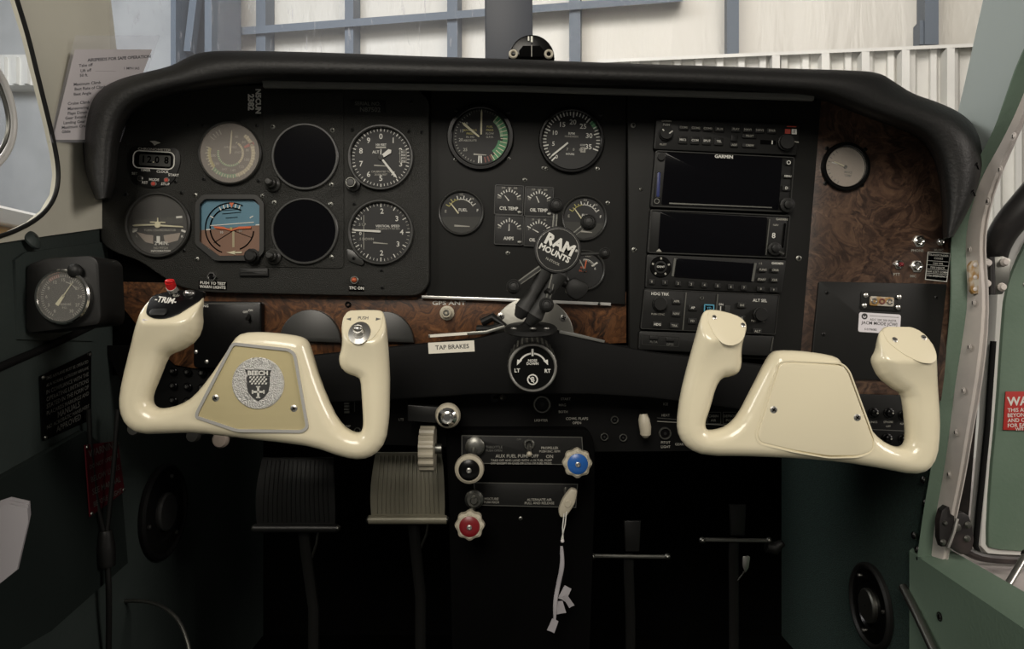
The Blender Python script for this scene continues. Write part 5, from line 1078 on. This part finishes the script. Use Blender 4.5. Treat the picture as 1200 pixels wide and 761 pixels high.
# double socket arm, two shells
b = MB()
A1 = t.a(619, 366); A2 = t.a(648, 318)
for zo, off in ((11, -5), (11, 6)):
    d = Vector((A2[0]-A1[0], A2[1]-A1[1])).normalized(); nn = Vector((-d.y, d.x))
    P0 = Vector(A1)-nn*off*1.35; P1 = Vector(A2)-nn*off*1.35
    pts = [(*(P0-d*10), zo-3), (*P0, zo+2), (*P0.lerp(P1, .35), zo-1), (*P0.lerp(P1, .7), zo), (*P1, zo+3), (*(P1+d*8), zo)]
    b.tube(pts, [6, 10.5, 7.5, 8, 10.5, 6], 'rubber', 16)
b.build('socket_arm', t)
b = MB(); x, y = t.a(619, 364); b.ball((x, y, 10), 9, 'rubber', 20); x, y = t.a(645, 322); b.ball((x, y, 6), 11, 'rubber', 20); b.build('ball_ends', t)
b = MB(); b.tube(wt(t, [(640, 345, 20), (655, 330, 6), (672, 338, -6)]), 4.5, 'black', 12)
b.prism(t.P(cornered([(661, 333), (672, 325), (690, 334), (688, 345), (676, 353), (664, 346)], 5)), -8, 6, 'black', 2.4); b.build('clamp_screw', t, label='wing knob of the clamp')
# x fingers
for (hx, hy, ex, ey, r, w0) in ((647, 288, 650.5, 244, 9.2, 5.5), (664, 283, 687.5, 263.5, 9.4, 5), (640, 310, 602, 337, 8.8, 6), (650, 315, 639.5, 358, 8.6, 6), (668, 300, 706, 299, 6.8, 4)):
    h = t.a(hx, hy); e = t.a(ex, ey); b = MB()
    d = Vector((e[0]-h[0], e[1]-h[1])).normalized(); e0 = (e[0]-d.x*r*.7, e[1]-d.y*r*.7)
    b.bar(h, e0, w0, w0*.9, 16, 20, 'dull_steel' if w0 > 4 else 'black'); b.bar(h, e0, w0*.45, w0*.45, 20, 21, 'bezel'); o = b.build('finger', t)
    b = MB(); b.lathe(e[0], e[1], [(r*.5, 10), (r*.9, 14), (r, 19), (r*.94, 24), (r*.75, 27), (r*.72, 26), (r*.5, 28), (r*.45, 27), (.1, 28.5)], 'rubber', 28); b.build('rubber_tip', t)
t2 = t; cx, cy = t.a(652, 295.5)
b = MB(); b.lathe(cx, cy, [(25, 12), (27, 15), (27.3, 22), (26, 24.5), (24.2, 25)], 'rubber', 56); b.build('disc', t)
b = MB(); b.cyl(cx, cy, 24.4, 20, 25.2, 'black', 56, .4); b.ring(cx, cy, 23.4, 24.2, 25, 25.6, 'steel', 56); b.build('disc_face', t)
b = MB(); rr = R_(-27); c, s_ = math.cos(rr), math.sin(rr)
def dl(u, v): return (cx+u*c-v*s_, cy+u*s_+v*c)
b.text('RAM', *dl(-.5, 6.0), 17.5, 25.35, 'white', rot=rr, bold=.045); b.text('MOUNTS', *dl(-1.5, -5.2), 9.4, 25.35, 'white', rot=rr, bold=.035, sx=.98); b.text('®', *dl(19.5, 8.5), 4, 25.35, 'white', rot=rr); b.text('N-STOCK', *dl(1, -14.5), 4, 25.35, 'dim_white', rot=rr); b.build('lettering', t)

# ======================= YOKES =======================
YY = -.146
LO = [(182, 346), (190, 342.5), (210, 340), (230, 339.5), (240, 342), (241, 352), (239, 366), (240, 381), (232.5, 399), (215, 411), (203, 414.5), (196, 420), (185, 447), (178.5, 463), (178, 472), (183, 478), (193, 479), (212, 474.5), (229, 464), (246, 443.5), (267, 413), (276, 397), (285, 390), (308, 389), (332, 391), (352, 394), (361, 399), (366, 413), (376, 447), (390, 481), (402, 499), (415, 507), (423, 507), (426, 500), (426, 491), (424.5, 465), (423, 445), (419, 442), (407, 438), (399.5, 430), (398, 419), (402, 408), (403, 395), (402, 373), (405, 366), (410, 362.5), (424, 361), (444, 361.5), (450, 364), (453, 376), (454.6, 389), (457, 437), (456.5, 470), (456, 491), (452, 518), (440, 533), (424, 539), (403, 536), (369, 524), (335, 519), (284, 513.5), (232.5, 507), (198, 508), (166, 509), (150, 499), (142.5, 482), (142, 462), (150.5, 423), (164, 385), (174, 361.5)]
RO = [(825, 362.5), (838, 362), (853, 366), (866, 371.5), (871.6, 379), (871, 389), (868, 399), (866.7, 412), (868, 428), (864, 438), (854, 442), (845, 443), (838, 454), (831, 480), (825.5, 495), (827, 504), (838, 504), (852, 499.5), (865, 486.5), (880, 457), (896, 425), (904, 413), (912, 410.5), (935, 411), (960, 414), (979, 418), (985, 425), (991, 441), (1000, 464), (1016, 499.5), (1030, 515), (1046, 523.5), (1057, 524), (1062, 518), (1062.4, 505), (1060, 478), (1057, 462), (1045.5, 456), (1029, 443), (1021, 428), (1019.5, 420), (1024.4, 411), (1026, 400), (1029, 388), (1036, 382.5), (1052, 381.3), (1070, 381.5), (1081, 387), (1089, 408.5), (1094, 441), (1098, 473.5), (1099, 505), (1096, 535), (1085, 552), (1068, 556), (1032.5, 549), (984, 541), (935, 537), (876.5, 534.5), (825, 534), (806, 526), (795.5, 512.5), (793, 496), (797, 464), (805, 431), (813, 399), (819, 374)]
def sstep(x, a, b): u = np.clip((x-a)/(b-a), 0, 1); return u*u*(3-2*u)
def yoke(name, label, out, px, py, horns, h=1.5, roll=0):
    t = T(name, label, 'yoke', px, py, YY)
    P = chaikin(t.P(out), 1); xs = [p[0] for p in P]; ys = [p[1] for p in P]
    gx = np.arange(min(xs)-6, max(xs)+6, h); gy = np.arange(min(ys)-6, max(ys)+6, h); gz = np.arange(-34, 66, h)
    X2, Y2 = np.meshgrid(gx, gy, indexing='ij'); d2 = poly_sdf(P, X2, Y2)
    H = np.full(X2.shape, 16.5); zc = np.zeros(X2.shape)
    for (hx, hy, r0, ytop, ybot, bulge, lean) in horns:
        cx, cy = t.a(hx, hy); yt = t.a(0, ytop)[1]; yb = t.a(0, ybot)[1]
        near = 1-sstep(np.abs(X2-cx), r0, r0+30); up = sstep(Y2, yb, yt)
        H += bulge*near*up; zc += lean*near*sstep(Y2, yb-20, yt)
    # the pad is a little flatter and sunk between the arms
    X, Y, Z = X2[..., None], Y2[..., None], gz[None, None, :]
    R = H*.94; q1 = np.maximum(d2+R, 0)[..., None]; q2 = np.maximum(np.abs(Z-zc[..., None])-(H-R)[..., None], 0)
    Fv = np.sqrt(q1**2+q2**2)-R[..., None]
    for (hx, hy, r0, ytop, ybot, bulge, lean), cut in zip(horns, [hh[1] for hh in CUTS[name]]):
        cx, cy = t.a(hx, hy); y0 = t.a(0, cut[0])[1]; z0, slope = cut[1], cut[2]
        pl = (Z-(z0-slope*(Y-y0)))/math.sqrt(1+slope*slope)
        near = (np.abs(X-cx) < 48) & (Y > t.a(0, cut[3])[1])
        a_ = Fv; k = 3.0; hh_ = np.clip(.5+.5*(pl-a_)/k, 0, 1); sm = a_*(1-hh_)+pl*hh_+k*hh_*(1-hh_)
        Fv = np.where(near, sm, Fv)
    V, Q = nets(Fv, (gx[0], gy[0], gz[0]), h)
    b = MB(); b.add([tuple(v) for v in V], [tuple(int(i) for i in q) for q in Q], 'ivory'); b.build('grip_body', t, sharp=180)
    return t
# each cut: (py of the reference line, z there, slope, lowest py it may act on)
CUTS = {'pilot_yoke': [(0, (382, 32, .75, 425)), (0, (410, 29, .62, 430))], 'copilot_yoke': [(0, (405, 29, .62, 430)), (0, (428, 30, .70, 445))]}
LH = [(208, 375, 42, 350, 420, 9, 10), (428, 385, 28, 365, 430, 6, 8)]
RH = [(846, 395, 26, 366, 430, 6, 8), (1056, 410, 36, 386, 455, 8, 9)]
YL = yoke('pilot_yoke', 'ivory pilot yoke with a chrome-trimmed ribbed centre pad and shield emblem', LO, 305, 448, LH)
YR = yoke('copilot_yoke', 'plain ivory copilot yoke with a smooth flat centre pad', RO, 948, 474, RH)
PZ = 16.3
# pilot pad insert
t = YL
pad = cornered([(281, 401), (345, 408), (352, 414), (367, 499), (360, 505), (284, 504), (236, 488), (237, 481), (277, 404)], 5)
b = MB(); b.prism(t.P(pad), PZ-5, PZ+.6, 'trim_insert', .4); pi = b.build('centre_pad', t, label='ribbed cream-yellow insert')
b = MB(); b.frame(t.P(pad), 3.4, PZ-1, PZ+2.2, 'bright_trim'); b.build('chrome_trim', t, label='bright chrome border')
b = MB(); x, y = t.a(308.5, 448); b.lathe(x, y, [(30, PZ), (30, PZ+1.2), (28.8, PZ+2), (.1, PZ+2)], 'hammered', 56); md = b.build('medallion', t, label='round hammered silver medallion')
b = MB(); z = PZ+2.3; sx, sy = t.a(309, 450)
sh = [(-12, 9), (12, 9), (12, 0), (10.5, -8), (6, -14), (0, -18), (-6, -14), (-10.5, -8), (-12, 0)]
b.prism([(sx+a, sy+c_) for a, c_ in sh], z-.4, z, 'ink'); b.frame([(sx+a*1.1, sy+c_*1.05+.3) for a, c_ in sh], 1.0, z-.3, z+.2, 'ink')
for r_ in range(4):
    for c_ in range(6):
        u = -10.5+c_*4+(1.5 if r_ % 2 else -.5); 
        if abs(u) < 11: b.prism([(sx+u-1.4, sy+.8+r_*2.4), (sx+u+.6, sy+.8+r_*2.4), (sx+u+1.4, sy+2.8+r_*2.4), (sx+u-.6, sy+2.8+r_*2.4)], z, z+.25, 'white')
b.prism([(sx-12, sy+9.6), (sx-14, sy+14.5), (sx-15.5, sy+18), (sx+15, sy+17), (sx+13.5, sy+13), (sx+14, sy+10)], z-.4, z, 'dial_grey'); b.text('BEECH', sx-.4, sy+13.6, 7.2, z+.2, 'white', bold=.04, sx=1.1)
b.box(sx-1.1, sx+1.1, sy-14.5, sy-1.8, z, z+.3, 'white'); b.box(sx-6.5, sx+6.5, sy-8.8, sy-6.8, z, z+.3, 'white')
for u, v in ((-6.5, -7.8), (6.5, -7.8)): b.box(sx+u-.8, sx+u+.8, sy+v-2.2, sy+v+2.2, z, z+.3, 'white')
b.box(sx-2.4, sx+2.4, sy-2.6, sy-1.2, z, z+.3, 'white'); b.box(sx-2.4, sx+2.4, sy-15, sy-13.6, z, z+.3, 'white')
o = b.build('shield_emblem', t); 
for x, y in ((259.5, 465), (349.5, 477)): screw(t, x, y, PZ+.4, 4, 'steel', ang=.5)
# pilot left horn: black trim switch cap
def on_cut(cut, dz=0): 
    y0 = None
    return lambda x, y, t=t: cut[1]-cut[2]*(y-t.a(0, cut[0])[1])+dz
c1 = CUTS['pilot_yoke'][0][1]
zf = on_cut(c1, 0)
cap = cornered([(181, 347), (200, 341), (233, 340), (241, 343), (240, 352), (218, 370), (207, 374), (193, 374), (182, 369), (180, 358)], 5)
b = MB(); b.prism(t.P(cap), -7, 2.0, 'black_gloss', 1.0); b.build('trim_switch_cap', t, zf=zf, label='glossy black cap')
b = MB(); x, y = t.a(196, 366); b.prism(rrect(x-9, x+11, y-4, y+4, 3.5), 2, 5, 'black', 1.4); b.build('rocker', t, zf=zf)
b = MB(); b.text('-TRIM-', *t.a(200, 352.5), 9, 2.3, 'white', bold=.03, rot=-.12); b.text('ELEV', *t.a(210, 347), 3.6, 2.3, 'dim_white', rot=-.12); b.build('lettering', t, zf=zf)
x, y = t.a(204, 341); z_ = zf(x, y)
b = MB(); b.tube([(x, y-2, z_-2), (x+.3, y+4, z_+7)], [6, 5.8], 'clear_button', 20); o = b.build('button_base', t, label='clear collar under the red button')
b = MB(); b.tube([(x+.2, y+3, z_+5), (x+.5, y+10, z_+11)], [5.6, 5.4], 'red_button', 20); b.ball((x+.5, y+10, z_+11), 5.4, 'red_button', 20, (1, .6, 1)); b.build('disconnect_button', t, label='red push button')
x, y = t.a(224.5, 344.5); z_ = zf(x, y)
b = MB(); b.ball((x, y, z_+2), 7, 'steel', 20, (1, .62, .7)); b.ball((x, y+.4, z_+5), 4.2, 'chrome', 16, (1, .6, .8)); b.build('side_button', t)
b = MB(); b.prism([(q[0], q[1]) for q in t.P([(181, 374), (198, 378), (197, 383), (180, 379)])], 26.5, 27.2, 'white_paper'); b.text('TRIM UP', *t.a(189, 378.6), 3.4, 27.4, 'faint', rot=-.2); b.build('paper_label', t, zf=lambda x, y: 0.)
# pilot right horn: plate with push button
c2 = CUTS['pilot_yoke'][1][1]; zf = on_cut(c2, 0)
plp = cornered([(406, 367), (411, 364), (443, 364), (450, 368), (449, 384), (441, 397), (428, 402), (417, 401), (409, 396), (405, 384)], 6)
b = MB(); b.prism(t.P(plp), -4, 1.0, 'ivory_plate', .5); b.build('switch_plate', t, zf=zf)
b = MB(); b.text('PUSH', *t.a(427, 373), 5.2, 1.2, 'faint'); b.prism([(q[0], q[1]) for q in t.P([(407, 374), (413, 372.5), (413, 376)])], 1, 1.3, 'faint'); b.prism(t.P([(448, 374), (442, 372.5), (442, 376)]), 1, 1.3, 'faint'); b.build('lettering', t, zf=zf)
x, y = t.a(425, 390); z_ = zf(x, y)
b = MB(); b.lathe(x, y, [(13, 1), (12.6, 2.6), (10, 3.6), (7, 4.4), (6.4, 6)], 'steel', 36); b.build('button_ring', t, zf=lambda u, v: z_-.62*(v-y))
b = MB(); b.tube([(x, y, z_+2), (x, y+4.5, z_+11)], [6, 5.4], 'steel', 22); b.ball((x, y+4.6, z_+11.2), 5.4, 'steel', 18, (1, .7, .7)); b.build('push_button', t)
# copilot horns and pad
t = YR; zf = lambda x, y, t=t, c=CUTS['copilot_yoke'][0][1]: c[1]-c[2]*(y-t.a(0, c[0])[1])
pl = cornered([(829, 365), (838, 364), (865, 373), (869, 381), (866, 394), (858, 402), (848, 405), (838, 402), (831, 392), (826, 376)], 6)
b = MB(); b.prism(t.P(pl), -4, .9, 'ivory_plate', .5); b.build('switch_plate', t, zf=zf)
def osc(t, px, py, zf, r=2.6):
    x, y = t.a(px, py); b = MB(); b.lathe(x, y, [(r, .6), (r, 1.4), (r*.6, 1.9), (.1, 2)], 'steel', 16); b.bar((x-r*.6, y), (x+r*.6, y), .8, .8, 1.9, 2.2, 'deep_black'); b.build('screw', t, zf=zf)
osc(t, 834.5, 372, zf); osc(t, 866, 381, zf)
zf = lambda x, y, t=t, c=CUTS['copilot_yoke'][1][1]: c[1]-c[2]*(y-t.a(0, c[0])[1])
pl = cornered([(1033, 387), (1040, 383), (1070, 383.5), (1079, 390), (1086, 409), (1084, 420), (1076, 425), (1064, 424), (1048, 415), (1034, 400)], 6)
b = MB(); b.prism(t.P(pl), -4, .9, 'ivory_plate', .5); b.build('switch_plate', t, zf=zf)
osc(t, 1043.5, 398, zf, 3); osc(t, 1078, 395.5, zf, 3)
pad = cornered([(908, 426), (918, 424.5), (979, 427.5), (986, 435), (1015, 514), (1013, 526), (998, 531), (964, 531.5), (925, 525), (886, 516), (882, 508), (905, 436)], 6)
b = MB(); b.prism(t.P(pad), PZ-5, PZ+1.1, 'ivory', 1.2); b.build('centre_pad', t)
b = MB(); b.frame(t.P(inset(pad, -3)), 1.6, PZ-3, PZ+.7, 'ivory'); b.build('pad_lip', t)
for x, y in ((900.5, 478.5), (996.5, 487.5)): screw(t, x, y, PZ+.6, 4.2, 'steel', ang=.9)
# ======================= LEFT SIDE ITEMS =======================
t = T('side_gauge', 'chrome-rimmed round pressure gauge in a black box on the left sidewall', 'gauge', 74, 348, -.148)
b = MB(); b.prism(t.P(cornered([(26, 310), (48, 302), (104, 299), (112, 306), (115, 372), (112, 381), (30, 391), (25, 386)], 7)), -60, -6, 'black', 3); b.build('box', t)
b = MB(); b.lathe(0, 0, [(31, -8), (32.5, -4), (32.5, 2), (31, 4), (28.8, 4), (28, 2)], 'chrome', 56, cap=False); b.build('bezel', t)
b = MB(); b.cyl(0, 0, 28.6, -6, 0, 'dial', 48); b.build('dial_face', t)
b = MB()
for a in range(-150, 151, 6): b.tick(a, 23, 26, .6, .2, 'dim_white')
for i, a in enumerate(range(-150, 151, 30)): b.num(str(i*3), a, 19.5, 5.2, .2, 'dim_white')
b.arc(-40, -10, 23, 27, .15, 'brown_red'); b.arc(10, 60, 17, 18, .15, 'dim_white'); b.text('PRESSURE', 2, -9, 3.4, .2, 'dim_white'); b.text('P.S.I.', 2, -13, 3.4, .2, 'dim_white'); b.build('dial_markings', t)
b = MB(); d = (math.sin(R_(35)), math.cos(R_(35))); b.bar((-d[0]*12, -d[1]*12), (d[0]*2, d[1]*2), 4.5, 3, .6, 1.2, 'cream_mark'); b.bar((0, 0), (d[0]*20, d[1]*20), 1.6, .5, .6, 1.2, 'cream_mark'); b.build('needle', t)
b = MB(); b.cyl(0, 0, 28.2, 2.2, 2.6, 'glass_sheen', 48); b.build('glass', t)
b = MB(); x, y = t.a(88, 318); b.ball((x, y, 0), 9, 'black', 20, (1, 1, .7)); b.build('knob', t)
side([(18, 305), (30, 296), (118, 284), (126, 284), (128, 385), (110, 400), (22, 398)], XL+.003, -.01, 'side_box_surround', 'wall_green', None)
one(bpy.data.objects['side_box_surround'], 'raised green-black sidewall panel around the side gauge', 'panel')
def wall_text(name, label, cat, corners, X, m, rows, mm, size, screws=True):
    P = [WX(x, y, X) for x, y in corners]; t = T(name, label, cat, loc=sum(P, Vector())/4)
    o = wpoly(P, Vector((-.0015, 0, 0)), 'plate', m); adopt(o, t)
    c = sum(P, Vector())/4; b = MB(); ex = ((P[1]-P[0])+(P[2]-P[3])); wd = ex.length/2; ex.normalize(); ey = ((P[0]-P[3])+(P[1]-P[2])); ht = ey.length/2; ey.normalize()
    for i, s_ in enumerate(rows):
        v, f = text_mesh(s_, .012); mx = (max(q[0] for q in v)-min(q[0] for q in v)) or 1; sz = min(size*.001, wd*.86/mx)
        yy = ht*(.40-.80*i/max(1, len(rows)-1)) if len(rows) > 1 else 0
        b.add([tuple(c+ex*(q[0]*sz)+ey*(yy+q[1]*sz)+Vector((.0006, 0, 0))) for q in v], f, mm)
    adopt(b.build('lettering', None, k=1.), t)
    if screws:
        for i, p in enumerate(P):
            b = MB(); b.lathe(0, 0, [(.0024, 0), (.002, .001), (.0002, .0016)], 'dull_steel', 12); o = b.build('screw', None, k=1.); o.location = p.lerp(c, .07)+Vector((.0004, 0, 0)); o.rotation_euler = (0, R_(90), 0); adopt(o, t)
    return t
wall_text('operating_placard', 'black lettered placard on the dark left sidewall below the side gauge', 'placard', [(48, 441), (107, 412), (107, 492), (51, 517)], XL+.003, 'black_gloss', ['THIS AIRPLANE MUST BE OPERATED', 'AS A NORMAL CATEGORY AIRPLANE', 'IN COMPLIANCE WITH THE', 'OPERATING LIMITATIONS', 'STATED IN THE FORM OF', 'PLACARDS MARKINGS AND', 'MANUALS', 'NO ACROBATIC MANEUVERS', 'APPROVED'], 'faint', 9)
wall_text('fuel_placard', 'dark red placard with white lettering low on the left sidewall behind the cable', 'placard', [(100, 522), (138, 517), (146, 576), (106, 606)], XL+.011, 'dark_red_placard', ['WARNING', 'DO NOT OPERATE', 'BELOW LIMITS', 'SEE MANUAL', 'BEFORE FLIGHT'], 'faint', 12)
# fold lines of the sidewall: a pocket ridge
t = T('map_pocket', 'green fabric pocket panel low on the left sidewall', 'pocket', loc=WX(60, 600, XL))
o = side([(-150, 600), (0, 562), (100, 505), (140, 540), (150, 660), (60, 740), (-150, 860)], XL+.008, -.008, 'pocket_panel', 'pocket_green', None); adopt(o, t)
o = wtube([WX(-150, 440+60, XL+.004), WX(0, 430, XL+.004), WX(60, 405, XL+.004), WX(128, 372, XL+.004)], .004, 'black_soft', 'ridge', t)
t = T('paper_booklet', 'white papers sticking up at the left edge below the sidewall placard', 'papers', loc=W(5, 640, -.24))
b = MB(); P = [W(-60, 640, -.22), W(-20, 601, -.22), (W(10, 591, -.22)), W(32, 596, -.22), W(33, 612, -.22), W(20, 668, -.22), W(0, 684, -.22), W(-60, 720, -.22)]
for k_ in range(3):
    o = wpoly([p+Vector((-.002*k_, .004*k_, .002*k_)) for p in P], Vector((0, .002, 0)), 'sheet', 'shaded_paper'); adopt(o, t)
# cables
t = T('headset_cable', 'black Y-shaped cable hanging down the left sidewall in front of the red placard', 'cable', loc=W(125, 640, -.02))
wtube([W(104, 480, -.05), W(106, 530, -.04), W(112, 585, -.03), W(123, 628, -.02)], .0026, 'black', 'left_strand', t)
wtube([W(138, 480, -.02), W(134, 540, -.02), W(128, 600, -.02), W(125, 628, -.02)], .0026, 'black', 'right_strand', t)
wtube([W(124, 622, -.02), W(125, 645, -.02), W(126, 664, -.02)], [.006, .0095, .008], 'black', 'joint', t)
wtube([W(126, 662, -.02), W(128, 700, -.02), W(127, 790, .0)], .0032, 'black', 'tail', t)
t = T('floor_cable', 'thin grey cable arching across the bottom left corner', 'cable', loc=W(170, 706, .05))
wtube([W(60, 712, .05), W(110, 708, .05), W(165, 703, .05), (W(195, 712, .03)), W(216, 735, .01), W(228, 790, -.02)], .0024, 'dull_steel', 'cable', t)
# check list in a plastic sleeve, leaning between pillar and hood
t = T('checklist_card', 'white airspeed checklist card in a clear plastic sleeve left of the hood', 'card', loc=W(110, 110, -.05))
_A = W(58, 380, -.108); _B = W(187, 380, .045); _m = (_B.x-_A.x)/(_B.y-_A.y)
def cpt(px, py, off=0):
    u = (px-600)/F; d = (_A.x-_m*(_A.y+CD))/(u-_m); p = W(px, py, d-CD); p.y -= off; return p
def cmesh(poly, name, m, off, th):
    return adopt(wpoly([cpt(x, y, off) for x, y in poly], Vector((0, th, 0)), name, m), t)
cmesh([(89, 42), (187, 42), (166, 100), (140, 167), (58, 167)], 'plastic_sleeve', 'sleeve', .0012, .0024)
cmesh([(88, 58), (178, 58), (150, 130), (140, 164), (62, 164)], 'sheet', 'paper', .0003, .0006)
b = MB()
def ctext(s_, px, py, size, bold=.015, slope=0.):
    v, f = text_mesh(s_, bold); x0 = min(q[0] for q in v); b.add([tuple(cpt(px+(q[0]-x0)*size, py-q[1]*size-(q[0]-x0)*size*slope, .0008)) for q in v], f, 'ink')
ctext('AIRSPEEDS FOR SAFE OPERATION', 103, 71, 4.9, .03, .06)
for s_, x, y in [('Take off', 93, 77.5), ('Lift off', 95, 83.5), ('50 ft.', 94, 89), ('Maximum Climb', 87, 99.5), ('Best Rate of Climb', 88, 105), ('Best Angle', 87, 111), ('Cruise Climb', 80, 122), ('Maneuvering', 80, 128), ('Flaps Down', 80, 133.5), ('Gear Extend', 77, 139), ('Landing Gear', 75, 144.5), ('Maximum Cruise', 73, 150), ('Glide', 73, 155)]: ctext(s_, x, y, 4.8, .02, .08)
ctext('1 MPH IAS', 146, 80.5, 4.2); ctext('____________', 112, 82, 4, 0)
adopt(b.build('lettering', None, k=1.), t)
# magnetic compass
t = T('magnetic_compass', 'small black dome compass sitting on the glareshield in the centre', 'compass', 623, 68, .02)
b = MB(); p = [(27*math.cos(R_(a)), 28*math.sin(R_(a))) for a in range(0, 181, 8)]; b.prism(p, -34, 0, 'black_gloss', 2.5); b.build('housing', t)
b = MB(); b.prism([(-14, 1), (14, 1), (15, 8), (10, 14), (-10, 14), (-15, 8)], 0, 1.2, 'deep_black', .4); b.bar((0, 1), (0, 14), .9, .9, 1, 1.8, 'dim_white'); b.build('card_window', t)
b = MB(); b.box(-1, 1.2, 18, 25, 0, 1.5, 'dull_steel'); b.box(-4.5, -2.8, 20, 25, 0, 1, 'dull_steel'); b.build('lubber_marks', t)
for x in (-21.5, 20): b = MB(); b.ring(x, 4.5, 2.6, 5.4, -1, 2, 'cream_knob', 24); b.build('screw_ring', t)
# ======================= PEDALS AND FOOTWELL =======================
def pedal(name, label, px, py, w_, h_, Y, m, tilt=0):
    t = T(name, label, 'pedal', px, py, Y, tilt); n = 10; vs = []; K = 12
    b = MB()
    for i in range(K+1):
        v = i/K; y = -h_/2+h_*v; ww = w_/2*(1.0 if v < .1 else 1-.10*v+.05*math.sin(v*3)); z = 10*math.sin(v*math.pi)*.6-6*v
        for x, zz in ((-ww, z-4), (-ww, z), (ww, z), (ww, z-4)): vs.append((x, y, zz))
    b.add(vs, [(i*4+j, i*4+(j+1) % 4, (i+1)*4+(j+1) % 4, (i+1)*4+j) for i in range(K) for j in range(4)]+[(3, 2, 1, 0), (K*4, K*4+1, K*4+2, K*4+3)], m); b.build('pad', t)
    b = MB()
    for r_ in range(15):
        x = -w_*.42+r_*w_*.84/14; pts = [(x*(1-.08*(i/8)), -h_*.42+h_*.88*i/8, 10*math.sin((.08+.88*i/8)*math.pi)*.6-6*(.08+.88*i/8)+.2) for i in range(9)]; b.tube(pts, .95, m, 6)
    b.build('tread_ribs', t)
    b = MB(); b.tube([(-w_*.53, -h_/2-1, 1), (w_*.53, -h_/2-1, 1)], 5.2, m, 16)
    for s_ in (-1, 1): b.ball((s_*w_*.53, -h_/2-1, 1), 4, 'dull_steel', 12)
    b.build('bottom_roll', t)
    b = MB(); b.tube([(4, -h_*.45, -12), (6, -h_*1.0, -22), (10, -h_*1.9, -40), (10, -380, -40)], 7, 'pedal_dark', 12, .6); b.tube([(24, -h_*.5, -12), (20, -h_*.8, -14), (12, -h_*1.05, -24)], 1.6, 'dull_steel', 8); b.build('stalk', t)
    return t
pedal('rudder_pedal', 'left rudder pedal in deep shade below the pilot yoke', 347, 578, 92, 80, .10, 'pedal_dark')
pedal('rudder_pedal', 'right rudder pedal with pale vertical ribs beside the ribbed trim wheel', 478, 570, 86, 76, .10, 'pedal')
def rudder_bar(name, label, px, py, w_, Y):
    t = T(name, label, 'pedal', px, py, Y); b = MB(); b.tube([(-w_/2, 0, 0), (w_/2, -1, 0)], 2.6, 'dull_steel', 10)
    for s_ in (-1, 1): b.ball((s_*w_/2, -.5, 0), 4, 'dull_steel', 12)
    b.build('bar', t); b = MB(); b.prism([(-6, 40), (14, 40), (12, 4), (-4, 4)], -8, -4, 'pedal_dark', 1); b.tube([(0, 0, -6), (0, -20, -8), (4, -80, -20), (4, -330, -20)], 6, 'pedal_dark', 10, .5); b.build('arm', t); return t
rudder_bar('folded_pedal', 'folded copilot pedal bar nearest the green carpet', 862, 633, 78, .20)
rudder_bar('folded_pedal', 'folded copilot pedal bar beside the console', 738, 652, 88, .22)
t = T('pedal_cable_clip', 'small pale metal clip beside the folded copilot pedal', 'clip', 874, 662, .19)
b = MB(); b.prism(cornered([(-4, 10), (5, 10), (3, -4), (-1, -10), (-4, -2)], 2), -1, 1, 'steel', .4); b.tube([(0, -6, 0), (-8, -20, -4)], .9, 'dull_steel', 8); b.build('clip', t)
b = MB(); t = T('pedal_spring', 'black rubber boot at the outer end of the folded copilot pedal bar', 'boot', 908, 641, .20); b.tube([(-10, 0, 0), (0, -2, 0), (8, 6, 4)], [7, 8, 4], 'black', 14); b.build('boot', t)
# two round knobs peeping below the pilot yoke
for x, y, r, lab in ((258, 516, 9.5, 'pinkish round knob peeping out below the pilot yoke'), (226, 511, 8, 'dim grey knob below the pilot yoke left of the pinkish knob'), (157, 503, 8, 'dim knob behind the lower left corner of the pilot yoke')):
    t = T('push_knob', lab, 'knob', x, y, -.03); b = MB(); b.tube([(0, 0, -40), (0, 0, -6)], 3, 'dull_steel', 10); b.build('shaft', t)
    b = MB(); b.lathe(0, 0, [(r*.6, -8), (r, -4), (r, 0), (r*.8, 3), (.1, 3.4)], 'dial_pale' if r > 9 else 'dial_grey', 28); b.build('cap', t)
# glossy box and round cover under the right end of the column bar
t = T('column_stop', 'dark round boot under the right arm of the control column', 'boot', 770, 440, .0)
b = MB(); b.lathe(0, 0, [(18, -20), (20, -8), (18, 0), (8, 6), (.1, 6)], 'black_gloss', 32); b.build('boot', t)
for o in list(bpy.data.objects):
    if 'label' in o and o['label'] == '': del o['label']
